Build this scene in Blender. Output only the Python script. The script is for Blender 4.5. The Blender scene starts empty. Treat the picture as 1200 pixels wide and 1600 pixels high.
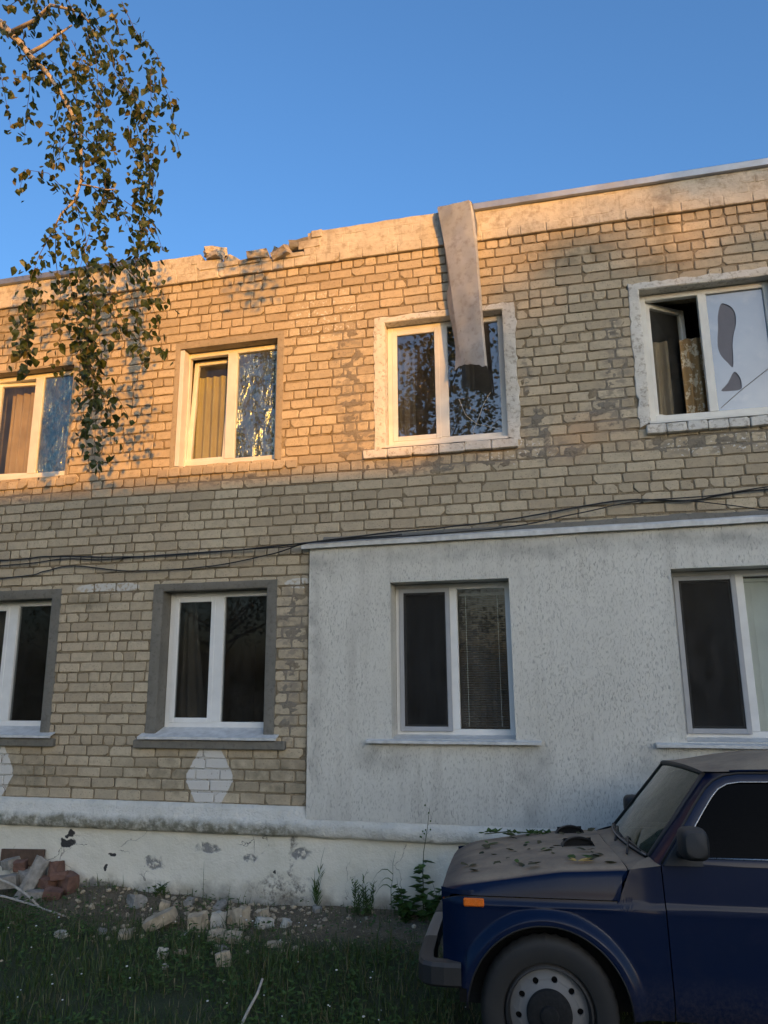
import bpy, bmesh, math, random
from mathutils import Vector, Matrix, noise
random.seed(11)
RND = random.random
U = random.uniform
scene = bpy.context.scene

# ------------------------------------------------------------------ camera
YAW, PITCH, ROLL = math.radians(-13.459), math.radians(12.735), math.radians(-0.4615)
CAM = Vector((0.0, -6.678, 1.95))
fw = Vector((math.sin(YAW)*math.cos(PITCH), math.cos(YAW)*math.cos(PITCH), math.sin(PITCH)))
rt = Vector((math.cos(YAW), -math.sin(YAW), 0.0))
up = rt.cross(fw)
r2 = math.cos(ROLL)*rt + math.sin(ROLL)*up
u2 = -math.sin(ROLL)*rt + math.cos(ROLL)*up
cd = bpy.data.cameras.new('camera')
cd.sensor_fit = 'HORIZONTAL'; cd.sensor_width = 36.0; cd.lens = 36.0*1150/1200
cd.clip_start = 0.05; cd.clip_end = 1000
cam = bpy.data.objects.new('camera', cd)
cam.matrix_world = Matrix(((r2.x, u2.x, -fw.x, CAM.x), (r2.y, u2.y, -fw.y, CAM.y), (r2.z, u2.z, -fw.z, CAM.z), (0, 0, 0, 1)))
scene.collection.objects.link(cam)
scene.camera = cam

# ------------------------------------------------------------------ sky, sun, exposure
SUN_BETA, SUN_EL = math.radians(33), math.radians(6.0)      # to the right of the wall's normal, above the horizon
TO_SUN = Vector((math.sin(SUN_BETA)*math.cos(SUN_EL), -math.cos(SUN_BETA)*math.cos(SUN_EL), math.sin(SUN_EL)))
world = bpy.data.worlds.new('World'); scene.world = world; world.use_nodes = True
wn = world.node_tree.nodes; wl = world.node_tree.links
sky = wn.new('ShaderNodeTexSky'); sky.sky_type = 'NISHITA'; sky.sun_disc = False
sky.sun_elevation = SUN_EL; sky.sun_rotation = math.atan2(TO_SUN.x, TO_SUN.y)
sky.air_density = 1.0; sky.dust_density = 5.0; sky.ozone_density = 3.9; sky.altitude = 100
bg = wn['Background']; bg.inputs['Strength'].default_value = 0.15
wl.new(sky.outputs[0], bg.inputs['Color'])
sd = bpy.data.lights.new('sun', 'SUN'); sd.energy = 1.62; sd.angle = math.radians(0.53); sd.color = (1.0, 0.43, 0.05)
sun = bpy.data.objects.new('sun', sd); sun.rotation_euler = TO_SUN.to_track_quat('Z', 'Y').to_euler()
sun.location = (6, -12, 12); scene.collection.objects.link(sun)
vs_ = scene.view_settings
vs_.view_transform = 'Standard'; vs_.look = 'None'; vs_.gamma = 1.0; vs_.use_curve_mapping = False
vs_.exposure = 1.75
scene.cycles.max_bounces = 5; scene.cycles.diffuse_bounces = 3; scene.cycles.glossy_bounces = 3; scene.cycles.transparent_max_bounces = 10
scene.cycles.use_denoising = True
scene.cycles.sample_clamp_indirect = 8

# ------------------------------------------------------------------ helpers
COL = scene.collection
class MB:
    def __init__(s): s.v = []; s.f = []
    def add(s, vs, fs):
        o = len(s.v); s.v += [tuple(p) for p in vs]; s.f += [tuple(i+o for i in f) for f in fs]; return s
    def box(s, x0, x1, y0, y1, z0, z1, M=None, c=0.0):
        if c:
            return s.cbox(x0, x1, y0, y1, z0, z1, c, M)
        vs = [Vector(p) for p in ((x0,y0,z0),(x1,y0,z0),(x1,y1,z0),(x0,y1,z0),(x0,y0,z1),(x1,y0,z1),(x1,y1,z1),(x0,y1,z1))]
        if M: vs = [M @ p for p in vs]
        return s.add(vs, [(0,3,2,1),(4,5,6,7),(0,1,5,4),(1,2,6,5),(2,3,7,6),(3,0,4,7)])
    def cbox(s, x0, x1, y0, y1, z0, z1, c, M=None):   # box with chamfered edges
        bm = bmesh.new(); bmesh.ops.create_cube(bm, size=1)
        for v in bm.verts:
            v.co = Vector((x0 if v.co.x < 0 else x1, y0 if v.co.y < 0 else y1, z0 if v.co.z < 0 else z1))
        bmesh.ops.bevel(bm, geom=list(bm.edges), offset=c, segments=1, affect='EDGES')
        if M: bmesh.ops.transform(bm, matrix=M, verts=bm.verts)
        bm.verts.index_update()
        s.add([v.co.copy() for v in bm.verts], [[v.index for v in f.verts] for f in bm.faces]); bm.free(); return s
    def tube(s, path, rad, n=6, cap=True):
        path = [Vector(p) for p in path]; k = len(path)
        rad = rad if isinstance(rad, (list, tuple)) else [rad]*k
        o = len(s.v); prev = None
        for i, p in enumerate(path):
            t = (path[min(i+1, k-1)]-path[max(i-1, 0)])
            t = t.normalized() if t.length > 1e-9 else Vector((0,0,1))
            a = prev if prev is not None else (Vector((0,0,1)) if abs(t.z) < 0.9 else Vector((1,0,0)))
            a = (a - t*a.dot(t)).normalized(); prev = a; b = t.cross(a)
            for j in range(n):
                w = 2*math.pi*j/n; q = p + rad[i]*(math.cos(w)*a + math.sin(w)*b); s.v.append(tuple(q))
        for i in range(k-1):
            for j in range(n):
                s.f.append((o+i*n+j, o+i*n+(j+1) % n, o+(i+1)*n+(j+1) % n, o+(i+1)*n+j))
        if cap:
            s.f.append(tuple(o+j for j in range(n))[::-1]); s.f.append(tuple(o+(k-1)*n+j for j in range(n)))
        return s
    def grid(s, P, closed=False):      # P[i][j] points
        n = len(P); m = len(P[0]); o = len(s.v)
        for r in P:
            for p in r: s.v.append(tuple(p))
        for i in range(n-1):
            for j in range(m if closed else m-1):
                s.f.append((o+i*m+j, o+i*m+(j+1) % m, o+(i+1)*m+(j+1) % m, o+(i+1)*m+j))
        return s
    def mesh(s, name, mat, smooth=False):
        me = bpy.data.meshes.new(name); me.from_pydata(s.v, [], s.f)
        if mat: me.materials.append(mat)
        if smooth: me.polygons.foreach_set('use_smooth', [True]*len(me.polygons))
        me.update(); return me
    def build(s, name, mat, parent=None, smooth=False, fix=False, sharp=None):
        me = s.mesh(name, mat, smooth)
        if fix:
            bm = bmesh.new(); bm.from_mesh(me); bmesh.ops.remove_doubles(bm, verts=bm.verts, dist=1e-5)
            bmesh.ops.recalc_face_normals(bm, faces=bm.faces); bm.to_mesh(me); bm.free()
        if sharp: me.set_sharp_from_angle(angle=math.radians(sharp))
        return link(name, me, parent)
def link(name, me, parent=None):
    o = bpy.data.objects.new(name, me); COL.objects.link(o)
    if parent: o.parent = parent
    return o
def empty(name, loc=(0,0,0)):
    o = bpy.data.objects.new(name, None); COL.objects.link(o); o.location = loc; o.empty_display_size = 0.1
    return o
def tag(o, label=None, cat=None, group=None, kind=None):
    if label: o['label'] = label
    if cat: o['category'] = cat
    if group: o['group'] = group
    if kind: o['kind'] = kind
    return o
def nz(x, y=0.0, z=0.0): return noise.noise(Vector((x, y, z)))
def ico(subdiv=1):
    bm = bmesh.new(); bmesh.ops.create_icosphere(bm, subdivisions=subdiv, radius=1)
    bm.verts.index_update()
    r = ([v.co.copy() for v in bm.verts], [[v.index for v in f.verts] for f in bm.faces]); bm.free(); return r
ICO1, ICO2 = ico(1), ico(2)

# ------------------------------------------------------------------ materials
class NT:
    def __init__(s, name):
        s.m = bpy.data.materials.new(name); s.m.use_nodes = True; s.t = s.m.node_tree
        s.b = s.t.nodes['Principled BSDF']; s.o = s.t.nodes['Material Output']
    def n(s, typ, ins=None, **pr):
        x = s.t.nodes.new(typ)
        for k, v in pr.items(): setattr(x, k, v)
        for k, v in (ins or {}).items(): s.set(x.inputs[k], v)
        return x
    def set(s, sock, v):
        if isinstance(v, bpy.types.NodeSocket): s.t.links.new(v, sock)
        elif isinstance(v, bpy.types.Node): s.t.links.new(v.outputs[0], sock)
        else:
            if sock.type == 'RGBA' and len(v) == 3: v = (*v, 1)
            sock.default_value = v
    def math(s, op, a, b=0.0, clamp=False):
        return s.n('ShaderNodeMath', {0: a, 1: b}, operation=op, use_clamp=clamp).outputs[0]
    def mix(s, fac, a, b, blend='MIX'):
        x = s.n('ShaderNodeMix', None, data_type='RGBA', blend_type=blend)
        s.set(x.inputs[0], fac); s.set(x.inputs[6], a); s.set(x.inputs[7], b); return x.outputs[2]
    def mr(s, v, a, b, c=0.0, d=1.0):
        return s.n('ShaderNodeMapRange', {0: v, 1: a, 2: b, 3: c, 4: d}).outputs[0]
    def pos(s): return s.n('ShaderNodeNewGeometry').outputs['Position']
    def obj(s): return s.n('ShaderNodeTexCoord').outputs['Object']
    def scl(s, vec, sc): return s.n('ShaderNodeVectorMath', {0: vec, 1: sc}, operation='MULTIPLY').outputs[0]
    def noise(s, vec, scale, detail=4, rough=0.55, dist=0.0):
        return s.n('ShaderNodeTexNoise', {'Vector': vec, 'Scale': scale, 'Detail': detail, 'Roughness': rough, 'Distortion': dist}).outputs[0]
    def ncol(s, vec, scale, detail=3):
        return s.n('ShaderNodeTexNoise', {'Vector': vec, 'Scale': scale, 'Detail': detail}).outputs[1]
    def warp(s, vec, scale, amt, detail=3):
        c = s.ncol(vec, scale, detail)
        d = s.n('ShaderNodeVectorMath', {0: c, 1: (0.5, 0.5, 0.5)}, operation='SUBTRACT').outputs[0]
        e = s.scl(d, (amt, amt, amt))
        return s.n('ShaderNodeVectorMath', {0: vec, 1: e}, operation='ADD').outputs[0]
    def blobs(s, vec, L, hard=(1.15, 0.75)):       # soft ellipses (x, z, rx, rz) -> mask
        acc = None
        for (cx, cz, rx, rz) in L:
            d = s.n('ShaderNodeVectorMath', {0: vec, 1: (cx, 0, cz)}, operation='SUBTRACT').outputs[0]
            e = s.scl(d, (1/rx, 0, 1/rz))
            l = s.n('ShaderNodeVectorMath', {0: e}, operation='LENGTH').outputs['Value']
            k = s.mr(l, hard[0], hard[1])
            acc = k if acc is None else s.math('MAXIMUM', acc, k)
        return acc
    def bump(s, h, strength=0.3, dist=0.01, normal=None):
        x = s.n('ShaderNodeBump', {'Height': h, 'Strength': strength, 'Distance': dist})
        if normal is not None: s.t.links.new(normal, x.inputs['Normal'])
        return x.outputs[0]
    def done(s, col=None, rough=None, normal=None, **kw):
        if col is not None: s.set(s.b.inputs['Base Color'], col)
        if rough is not None: s.set(s.b.inputs['Roughness'], rough)
        if normal is not None: s.set(s.b.inputs['Normal'], normal)
        for k, v in kw.items(): s.set(s.b.inputs[k.replace('_', ' ')], v)
        return s.m
def simple(name, col, rough=0.7, var=0.25, scale=12.0, bump=0.15, world_space=True, **kw):
    t = NT(name); p = t.pos() if world_space else t.obj()
    n1 = t.noise(p, scale, 5); n2 = t.noise(p, scale*7, 3)
    dark = tuple(c*(1-var) for c in col); lite = tuple(min(1, c*(1+var*0.7)) for c in col)
    c = t.mix(t.mr(n1, 0.3, 0.7), dark, lite)
    r = t.mr(n2, 0.3, 0.7, max(0, rough-0.1), min(1, rough+0.1))
    return t.done(c, r, t.bump(n2, bump, 0.004) if bump else None, **kw)
MT = {}
def tone(t):      # one random value for each brick: its own object, or its own island in a joined mesh
    oi = t.n('ShaderNodeObjectInfo').outputs['Random']
    ri = t.n('ShaderNodeNewGeometry').outputs['Random Per Island']
    return t.math('FRACT', t.math('ADD', t.math('MULTIPLY', oi, 7.31), t.math('MULTIPLY', ri, 5.17)))

CEMENT_SPOTS = [(-1.93,4.85,.17,.62),(-1.86,4.25,.26,.26),(-2.05,5.25,.1,.28),(-0.12,4.22,.13,.22),(-.02,3.97,.32,.11),(.62,4.72,.13,.48),(.55,4.35,.2,.25),
                (.40,4.30,.26,.07),(1.45,3.96,.85,.10),(-1.05,3.94,.85,.075),(-2.50,2.42,.15,.42),(-2.53,1.75,.10,.42),(-3.3,3.94,.75,.06),(-5.6,3.9,.6,.06),
                (.62,5.15,.08,.1),(-.2,4.75,.05,.2)]
STAIN_SPOTS = [(1.13,6.05,.13,.38),(1.10,5.75,.30,.2),(.25,6.0,.55,.22),(-3.3,1.08,1.0,.17),(-5.6,1.06,.9,.22),(-2.6,1.06,.4,.2),(-6.2,6.0,.5,.25),(-4.7,2.75,.3,.1),(-5.3,6.15,.9,.08)]
def brick_material(name, marks):
    t = NT(name); p = t.pos(); r = tone(t)
    base = t.mix(r, (.39,.32,.22), (.57,.48,.34))
    base = t.mix(t.mr(t.noise(p, 1.1, 2), .35, .65, 0, .35), base, (.46,.35,.235))
    base = t.mix(t.mr(t.noise(p, 16, 4, .65), .42, .68, 0, .4), base, (.28,.24,.18))
    base = t.mix(t.mr(t.noise(p, 60, 2, .6), .60, .70, 0, .6), base, (.17,.14,.11))
    if marks:
        w = t.warp(p, 5.0, 0.22, 3)
        stain = t.math('MULTIPLY', t.blobs(w, STAIN_SPOTS, (1.25, .4)), t.mr(t.noise(p, 9, 4), .3, .62))
        base = t.mix(t.math('MULTIPLY', stain, .75), base, (.17,.15,.10))
        cem = t.math('MULTIPLY', t.blobs(w, CEMENT_SPOTS, (1.2, .7)), t.mr(t.noise(t.scl(p, (1, 1, 1.7)), 9.5, 4, .6), .48, .58, 0, .8))
        base = t.mix(cem, base, (.26,.225,.175))
        # white paint: the vase-shaped marks under the lower windows, splashes, a line of white bricks
        mk = None
        wp = t.warp(p, 30, 0.02, 2)
        sx = t.n('ShaderNodeSeparateXYZ', {0: wp})
        for cx in (-3.30, -5.68):
            ax = t.math('ABSOLUTE', t.math('SUBTRACT', sx.outputs[0], cx))
            az = t.math('ABSOLUTE', t.math('SUBTRACT', sx.outputs[2], 1.055))
            half = t.mr(az, .03, .25, .235, .115)
            k = t.math('MULTIPLY', t.mr(t.math('SUBTRACT', half, ax), -.004, .004), t.mr(az, .268, .262))
            mk = k if mk is None else t.math('MAXIMUM', mk, k)
        base = t.mix(t.math('MULTIPLY', mk, t.mr(t.noise(p, 45, 3), .28, .36)), base, (.62,.60,.56))
        wb = t.math('MULTIPLY', t.blobs(wp, [(-4.52,2.88,.36,.06),(-2.43,2.85,.16,.05)], (1.05,.95)), t.mr(t.noise(p, 25, 4), .38, .5))
        base = t.mix(wb, base, (.58,.56,.51))
        sp = t.math('MULTIPLY', t.blobs(w, [(1.6,3.98,.7,.1),(1.1,3.93,.05,.08),(-.3,4.0,.35,.1),(-2.2,5.6,.4,.3)], (1.2,.8)), t.mr(t.noise(p, 38, 3, .5), .6, .64))
        base = t.mix(sp, base, (.66,.64,.6))
    h = t.math('ADD', t.math('MULTIPLY', t.noise(p, 45, 4, .65), .7), t.math('MULTIPLY', t.noise(p, 190, 1), .3))
    return t.done(base, .92, t.bump(h, .5, .009))
MT['brick_marked'] = brick_material('marked_silicate_brick', True)
MT['joint'] = simple('joint_dirt_and_shade', (.05,.036,.024), .95, .4, 30, 0)  # dirt plus crack shade, painted on the sides of the bricks
def marked(x, z):
    for (cx, cz, rx, rz) in CEMENT_SPOTS+STAIN_SPOTS+[(-3.3,1.05,.4,.4),(-5.68,1.05,.4,.4),(-4.52,2.88,.4,.12),(-2.43,2.85,.2,.1),(1.6,3.98,.8,.15),(-.3,4,.4,.15),(-2.2,5.6,.45,.35)]:
        if ((x-cx)/(rx*1.2+.25))**2+((z-cz)/(rz*1.2+.2))**2 < 1: return True
    return False
MT['brick'] = brick_material('silicate_brick', False)
def mortar_material():
    t = NT('mortar'); p = t.pos(); w = t.warp(p, 5.0, 0.22, 4)
    base = t.mix(t.mr(t.noise(p, 7, 5), .3, .7), (.225,.172,.108), (.34,.275,.18))
    base = t.mix(t.mr(t.noise(p, 50, 3, .7), .54, .66, 0, .6), base, (.09,.065,.042))
    cem = t.blobs(w, CEMENT_SPOTS, (1.2, .7))
    base = t.mix(t.math('MULTIPLY', cem, .8), base, t.mix(t.noise(p, 20, 4), (.18,.16,.13), (.28,.25,.205)))
    sx = t.n('ShaderNodeSeparateXYZ', {0: t.warp(p, 30, 0.02, 2)})
    for cx in (-3.30, -5.68):
        ax = t.math('ABSOLUTE', t.math('SUBTRACT', sx.outputs[0], cx)); az = t.math('ABSOLUTE', t.math('SUBTRACT', sx.outputs[2], 1.055))
        k = t.math('MULTIPLY', t.mr(t.math('SUBTRACT', t.mr(az, .03, .25, .235, .115), ax), -.004, .004), t.mr(az, .268, .262))
        base = t.mix(t.math('MULTIPLY', k, t.mr(t.noise(p, 40, 3), .3, .45)), base, (.58,.56,.52))
    h = t.math('ADD', t.noise(p, 28, 4, .7), t.math('MULTIPLY', t.noise(p, 110, 2), .5))
    return t.done(base, .95, t.bump(h, .9, .02))
MT['mortar'] = mortar_material()
def parapet_material():
    t = NT('cream_painted_brick'); p = t.pos()
    base = t.mix(t.mr(t.noise(p, 3, 4), .3, .7), (.46,.41,.33), (.61,.555,.46))
    base = t.mix(t.mr(t.noise(p, 14, 6, .7), .48, .64, 0, .75), base, (.34,.28,.205))
    base = t.mix(t.mr(t.noise(t.scl(p, (14, 14, 2)), 1.0, 3), .58, .7, 0, .4), base, (.28,.25,.2))
    st = t.math('MULTIPLY', t.blobs(p, [(-2.9,6.4,.5,.15),(1.15,6.3,.12,.3),(-2.5,6.55,.2,.15)], (1.3,.5)), t.mr(t.noise(p, 12, 4), .35, .6))
    base = t.mix(t.math('MULTIPLY', st, .7), base, (.2,.165,.125))
    h = t.math('ADD', t.noise(p, 22, 5, .6), t.math('MULTIPLY', t.noise(p, 90, 3), .4))
    return t.done(base, .85, t.bump(h, .6, .012))
MT['parapet'] = parapet_material()
def plaster_material(name, a, b, c):
    t = NT(name); p = t.pos()
    base = t.mix(t.mr(t.noise(p, 5, 5), .3, .7), a, b)
    base = t.mix(t.mr(t.noise(p, 24, 6, .7), .52, .63, 0, .85), base, c)
    h = t.math('ADD', t.noise(p, 18, 5, .65), t.math('MULTIPLY', t.noise(p, 80, 3), .4))
    return t.done(base, .88, t.bump(h, .7, .012))
MT['plaster_white'] = plaster_material('flaking_white_plaster', (.58,.55,.49), (.70,.67,.61), (.36,.32,.26))
MT['plaster_grey'] = plaster_material('grey_cement_render', (.155,.145,.12), (.205,.19,.16), (.13,.12,.10))
MT['plaster_tan'] = plaster_material('tan_cement_render', (.31,.26,.19), (.38,.32,.235), (.25,.21,.155))
def cladding_material():
    t = NT('bark_beetle_render'); p = t.pos()
    q = t.warp(p, 12, .03, 2)
    gr = t.noise(t.scl(q, (125, 125, 30)), 1.0, 3, .55)
    groove = t.mr(gr, .54, .68)
    fine = t.noise(p, 140, 3)
    base = t.mix(t.mr(t.noise(p, .9, 4), .3, .7), (.60,.58,.515), (.68,.66,.595))
    base = t.mix(t.mr(t.noise(t.scl(p, (9, 9, .6)), 1, 4), .52, .75, 0, .38), base, (.38,.355,.31))
    w = t.warp(p, 3, .3, 4)
    dirt = t.math('MULTIPLY', t.blobs(w, [(-1.62,1.30,.3,.14),(-.28,1.22,.16,.26),(-.35,1.0,.14,.4),(.65,1.25,.25,.2),(-2.2,3.02,.5,.1),(-.6,3.08,1.6,.09),(1.4,3.08,1.2,.08),(-2.22,2,.07,1.2)], (1.3,.2)), t.mr(t.noise(p, 6, 5), .3, .65))
    base = t.mix(t.math('MULTIPLY', dirt, .5), base, (.20,.195,.18))
    base = t.mix(t.math('MULTIPLY', groove, t.mr(t.noise(p, 3, 3), .35, .6, .3, .75)), base, (.31,.30,.27))
    h = t.math('SUBTRACT', t.math('MULTIPLY', fine, .35), groove)
    return t.done(base, .9, t.bump(h, .7, .005))
MT['cladding'] = cladding_material()
def plinth_material():
    t = NT('whitewashed_plinth'); p = t.pos()
    base = t.mix(t.mr(t.noise(p, 2.5, 5), .3, .7), (.66,.63,.52), (.77,.73,.62))
    w = t.warp(p, 9, .16, 4)
    vo = t.n('ShaderNodeTexVoronoi', {'Vector': t.warp(p, 4, .35, 4), 'Scale': 2.3}, feature='DISTANCE_TO_EDGE').outputs[0]
    crack = t.math('MULTIPLY', t.mr(vo, .008, .002), t.mr(t.noise(p, 1.9, 3), .54, .62, 0, .8))
    gp = t.blobs(w, [(-3.81,.29,.11,.06),(-2.38,.44,.10,.045),(-3.27,.45,.12,.05),(-2.85,.38,.06,.04),(-4.4,.06,.22,.07)], (1.1,.75))
    gp = t.math('MULTIPLY', gp, t.mr(t.noise(p, 25, 5), .35, .5))
    base = t.mix(gp, base, (.26,.255,.24))
    bl = t.blobs(w, [(-4.74,.43,.085,.05),(-4.72,.52,.05,.02),(-4.25,.36,.03,.02),(-4.3,.24,.025,.02),(-2.62,.27,.02,.02)], (1.05,.9))
    base = t.mix(bl, base, (.035,.035,.035))
    base = t.mix(crack, base, (.1,.09,.075))
    sx = t.n('ShaderNodeSeparateXYZ', {0: w})
    low = t.mr(t.math('ADD', sx.outputs[2], t.math('MULTIPLY', t.math('SUBTRACT', t.noise(p, 5, 5), .5), .35)), .17, .0)
    base = t.mix(t.math('MULTIPLY', low, .75), base, (.17,.15,.12))
    st = t.math('MULTIPLY', t.blobs(w, [(-2.55,.13,.35,.14),(-2.46,.45,.03,.4)], (1.2,.5)), t.mr(t.noise(p, 20, 5, .7), .45, .6))
    base = t.mix(t.math('MULTIPLY', st, .85), base, (.12,.11,.095))
    h = t.math('SUBTRACT', t.math('ADD', t.noise(p, 9, 5), t.math('MULTIPLY', t.noise(p, 60, 3), .25)), t.math('MULTIPLY', t.math('ADD', gp, crack), .5))
    return t.done(base, .8, t.bump(h, .7, .02))
MT['plinth'] = plinth_material()
def moulding_material():
    t = NT('mossy_moulding'); p = t.pos()
    base = t.mix(t.mr(t.noise(p, 3, 5), .3, .7), (.58,.56,.49), (.72,.69,.61))
    sx = t.n('ShaderNodeSeparateXYZ', {0: p})
    z = t.math('ADD', sx.outputs[2], t.math('MULTIPLY', t.math('SUBTRACT', t.noise(t.scl(p, (2.5, 1, 1)), 2.4, 6, .65), .5), .17))
    band = t.math('MULTIPLY', t.mr(z, .54, .60), t.mr(z, .72, .66))
    fade = t.mr(sx.outputs[0], -2.15, -2.6, .18, 1)
    m = t.math('MULTIPLY', t.math('MULTIPLY', band, fade), t.mr(t.noise(p, 11, 6, .7), .3, .55))
    base = t.mix(t.math('MULTIPLY', m, .92), base, t.mix(t.noise(p, 14, 4), (.115,.115,.07), (.21,.195,.14)))
    fl = t.mr(t.noise(p, 30, 5, .7), .62, .7, 0, .6)
    base = t.mix(fl, base, (.3,.28,.24))
    h = t.math('ADD', t.noise(p, 8, 5), t.math('MULTIPLY', t.noise(p, 50, 4), .35))
    return t.done(base, .8, t.bump(h, .9, .035))
MT['moulding'] = moulding_material()
MT['pvc'] = simple('white_window_plastic', (.74,.74,.72), .38, .08, 6, .04)
MT['pvc_cream'] = simple('cream_window_plastic', (.70,.68,.62), .42, .1, 6, .05)
MT['screen_frame'] = simple('grey_screen_frame', (.36,.37,.39), .5, .08, 8, .05)
MT['sill'] = simple('dusty_sill_sheet', (.60,.60,.58), .45, .2, 14, .08)
MT['galv'] = None
def galv_material():
    t = NT('weathered_galvanised_sheet'); p = t.pos()
    base = t.mix(t.mr(t.noise(p, 3.5, 5), .3, .7), (.36,.36,.335), (.49,.49,.46))
    base = t.mix(t.mr(t.noise(p, 13, 6, .65), .5, .68, 0, .6), base, (.25,.22,.18))
    base = t.mix(t.mr(t.noise(p, 33, 3), .68, .74, 0, .5), base, (.16,.13,.1))
    return t.done(base, t.mr(t.noise(p, 8, 4), .3, .7, .42, .65), t.bump(t.noise(p, 2.2, 3), .4, .05), Metallic=.35)
MT['galv'] = galv_material()
MT['coping'] = simple('grey_coping_sheet', (.33,.35,.38), .4, .2, 5, .1, Metallic=.6)
MT['cable'] = simple('black_cable', (.018,.018,.018), .55, .2, 20, 0)
MT['interior'] = simple('room_plaster', (.26,.235,.2), .9, .15, 3, .1)
MT['roofing'] = simple('bitumen_roofing', (.09,.09,.09), .9, .2, 4, .3)
MT['wood_dark'] = simple('rusty_brown_sheet', (.10,.062,.04), .85, .35, 22, .5)
def glass_material(name, tint=(1,1,1), refl=1.0, dirt=.06, dirtcol=(.5,.5,.48), ior=1.75, bumpy=0.0, rough=.015):
    t = NT(name); p = t.pos()
    tr = t.n('ShaderNodeBsdfTransparent', {0: tint})
    gl = t.n('ShaderNodeBsdfGlossy', {'Color': (refl, refl, refl), 'Roughness': rough})
    nb = t.bump(t.noise(p, 1.6, 2), .02+bumpy, .03); t.t.links.new(nb, gl.inputs['Normal'])
    g = t.n('ShaderNodeNewGeometry')
    ct = t.math('ABSOLUTE', t.n('ShaderNodeVectorMath', {0: g.outputs['Incoming'], 1: nb}, operation='DOT_PRODUCT').outputs['Value'])
    f0 = ((ior-1)/(ior+1))**2
    fr = t.math('ADD', t.math('MULTIPLY', t.math('POWER', t.math('SUBTRACT', 1.0, ct, True), 5.0), 1-f0), f0, True)
    m1 = t.n('ShaderNodeMixShader', {0: fr, 1: tr, 2: gl})
    df = t.n('ShaderNodeBsdfDiffuse', {0: dirtcol})
    k = t.mr(t.noise(t.scl(p, (3, 3, 1.5)), 3, 6, .7), .35, .75, dirt*.3, dirt*1.8)
    m2 = t.n('ShaderNodeMixShader', {0: k, 1: m1, 2: df})
    t.t.links.new(m2.outputs[0], t.o.inputs['Surface']); return t.m
MT['glass'] = glass_material('window_glass', (.85,.88,.87), dirt=.05)
MT['glass_dark'] = glass_material('dark_window_glass', (.68,.69,.69), ior=1.36, dirt=.015)
MT['glass_clear'] = glass_material('clear_window_glass', (.95,.95,.93), ior=1.35, dirt=.03)
MT['glass_mirror'] = glass_material('reflective_glass', (.55,.58,.6), ior=2.15, dirt=.04)
MT['mesh'] = glass_material('insect_mesh', (.5,.5,.5), refl=.1, dirt=.13, dirtcol=(.12,.12,.12), rough=.5)
def film_material():
    t = NT('milky_plastic_film'); p = t.pos()
    base = t.mix(t.mr(t.noise(p, 2.5, 3), .3, .7), (.165,.205,.265), (.24,.28,.33))
    base = t.mix(t.mr(t.noise(t.scl(p, (1, 1, 1)), 7, 5), .55, .7, 0, .3), base, (.36,.38,.40))
    return t.done(base, .3, t.bump(t.noise(p, 6, 3), .15, .02), Coat_Weight=1.0, Coat_Roughness=.03, Coat_IOR=1.9)
MT['film'] = film_material()
MT['torn_film'] = simple('grey_inner_film', (.085,.082,.105), .4, .12, 5, .1)
def foil_material():
    t = NT('crumpled_foil'); p = t.pos()
    q = t.warp(t.scl(p, (1, 1, .45)), 5, .35, 3)
    vo = t.n('ShaderNodeTexVoronoi', {'Vector': q, 'Scale': 16}, feature='F1').outputs[0]
    h = t.math('ADD', t.noise(t.scl(p, (1, 1, .4)), 4.5, 4, .55, .6), t.math('MULTIPLY', vo, .12))
    h = t.math('ADD', h, t.math('MULTIPLY', t.noise(p, 70, 2), .05))
    c = t.mix(t.mr(t.noise(p, 5, 4), .35, .65), (.10,.125,.105), (.52,.50,.40))
    return t.done(c, .17, t.bump(h, 1.0, .09), Metallic=1.0)
MT['foil'] = foil_material()
def fabric(name, col, col2, scale=40, sheen=0):
    t = NT(name); p = t.pos()
    c = t.mix(t.mr(t.noise(p, 3, 4), .3, .7), col, col2)
    return t.done(c, .95, t.bump(t.noise(p, scale, 3), .2, .004))
MT['curtain_olive'] = fabric('olive_curtain', (.27,.225,.08), (.35,.30,.12))
MT['curtain_lace'] = fabric('beige_lace', (.26,.20,.13), (.36,.29,.20))
MT['curtain_dark'] = fabric('dark_curtain', (.12,.105,.085), (.18,.155,.125))
MT['curtain_grey'] = fabric('grey_net_curtain', (.16,.16,.155), (.22,.22,.21))
def lace_material():
    t = NT('flower_lace'); p = t.pos()
    c = t.mix(t.mr(t.noise(t.warp(p, 18, .08, 2), 13, 4, .7), .52, .58), (.42,.25,.10), (.80,.66,.44))
    return t.done(c, .95)
MT['lace'] = lace_material()
MT['blind'] = simple('blind_slats', (.34,.36,.36), .55, .1, 5, 0)
MT['blind_dark'] = simple('dark_blind_slats', (.10,.105,.105), .55, .1, 5, 0)
MT['blind_light'] = simple('pale_blind_slats', (.62,.68,.66), .55, .05, 5, 0)
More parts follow.
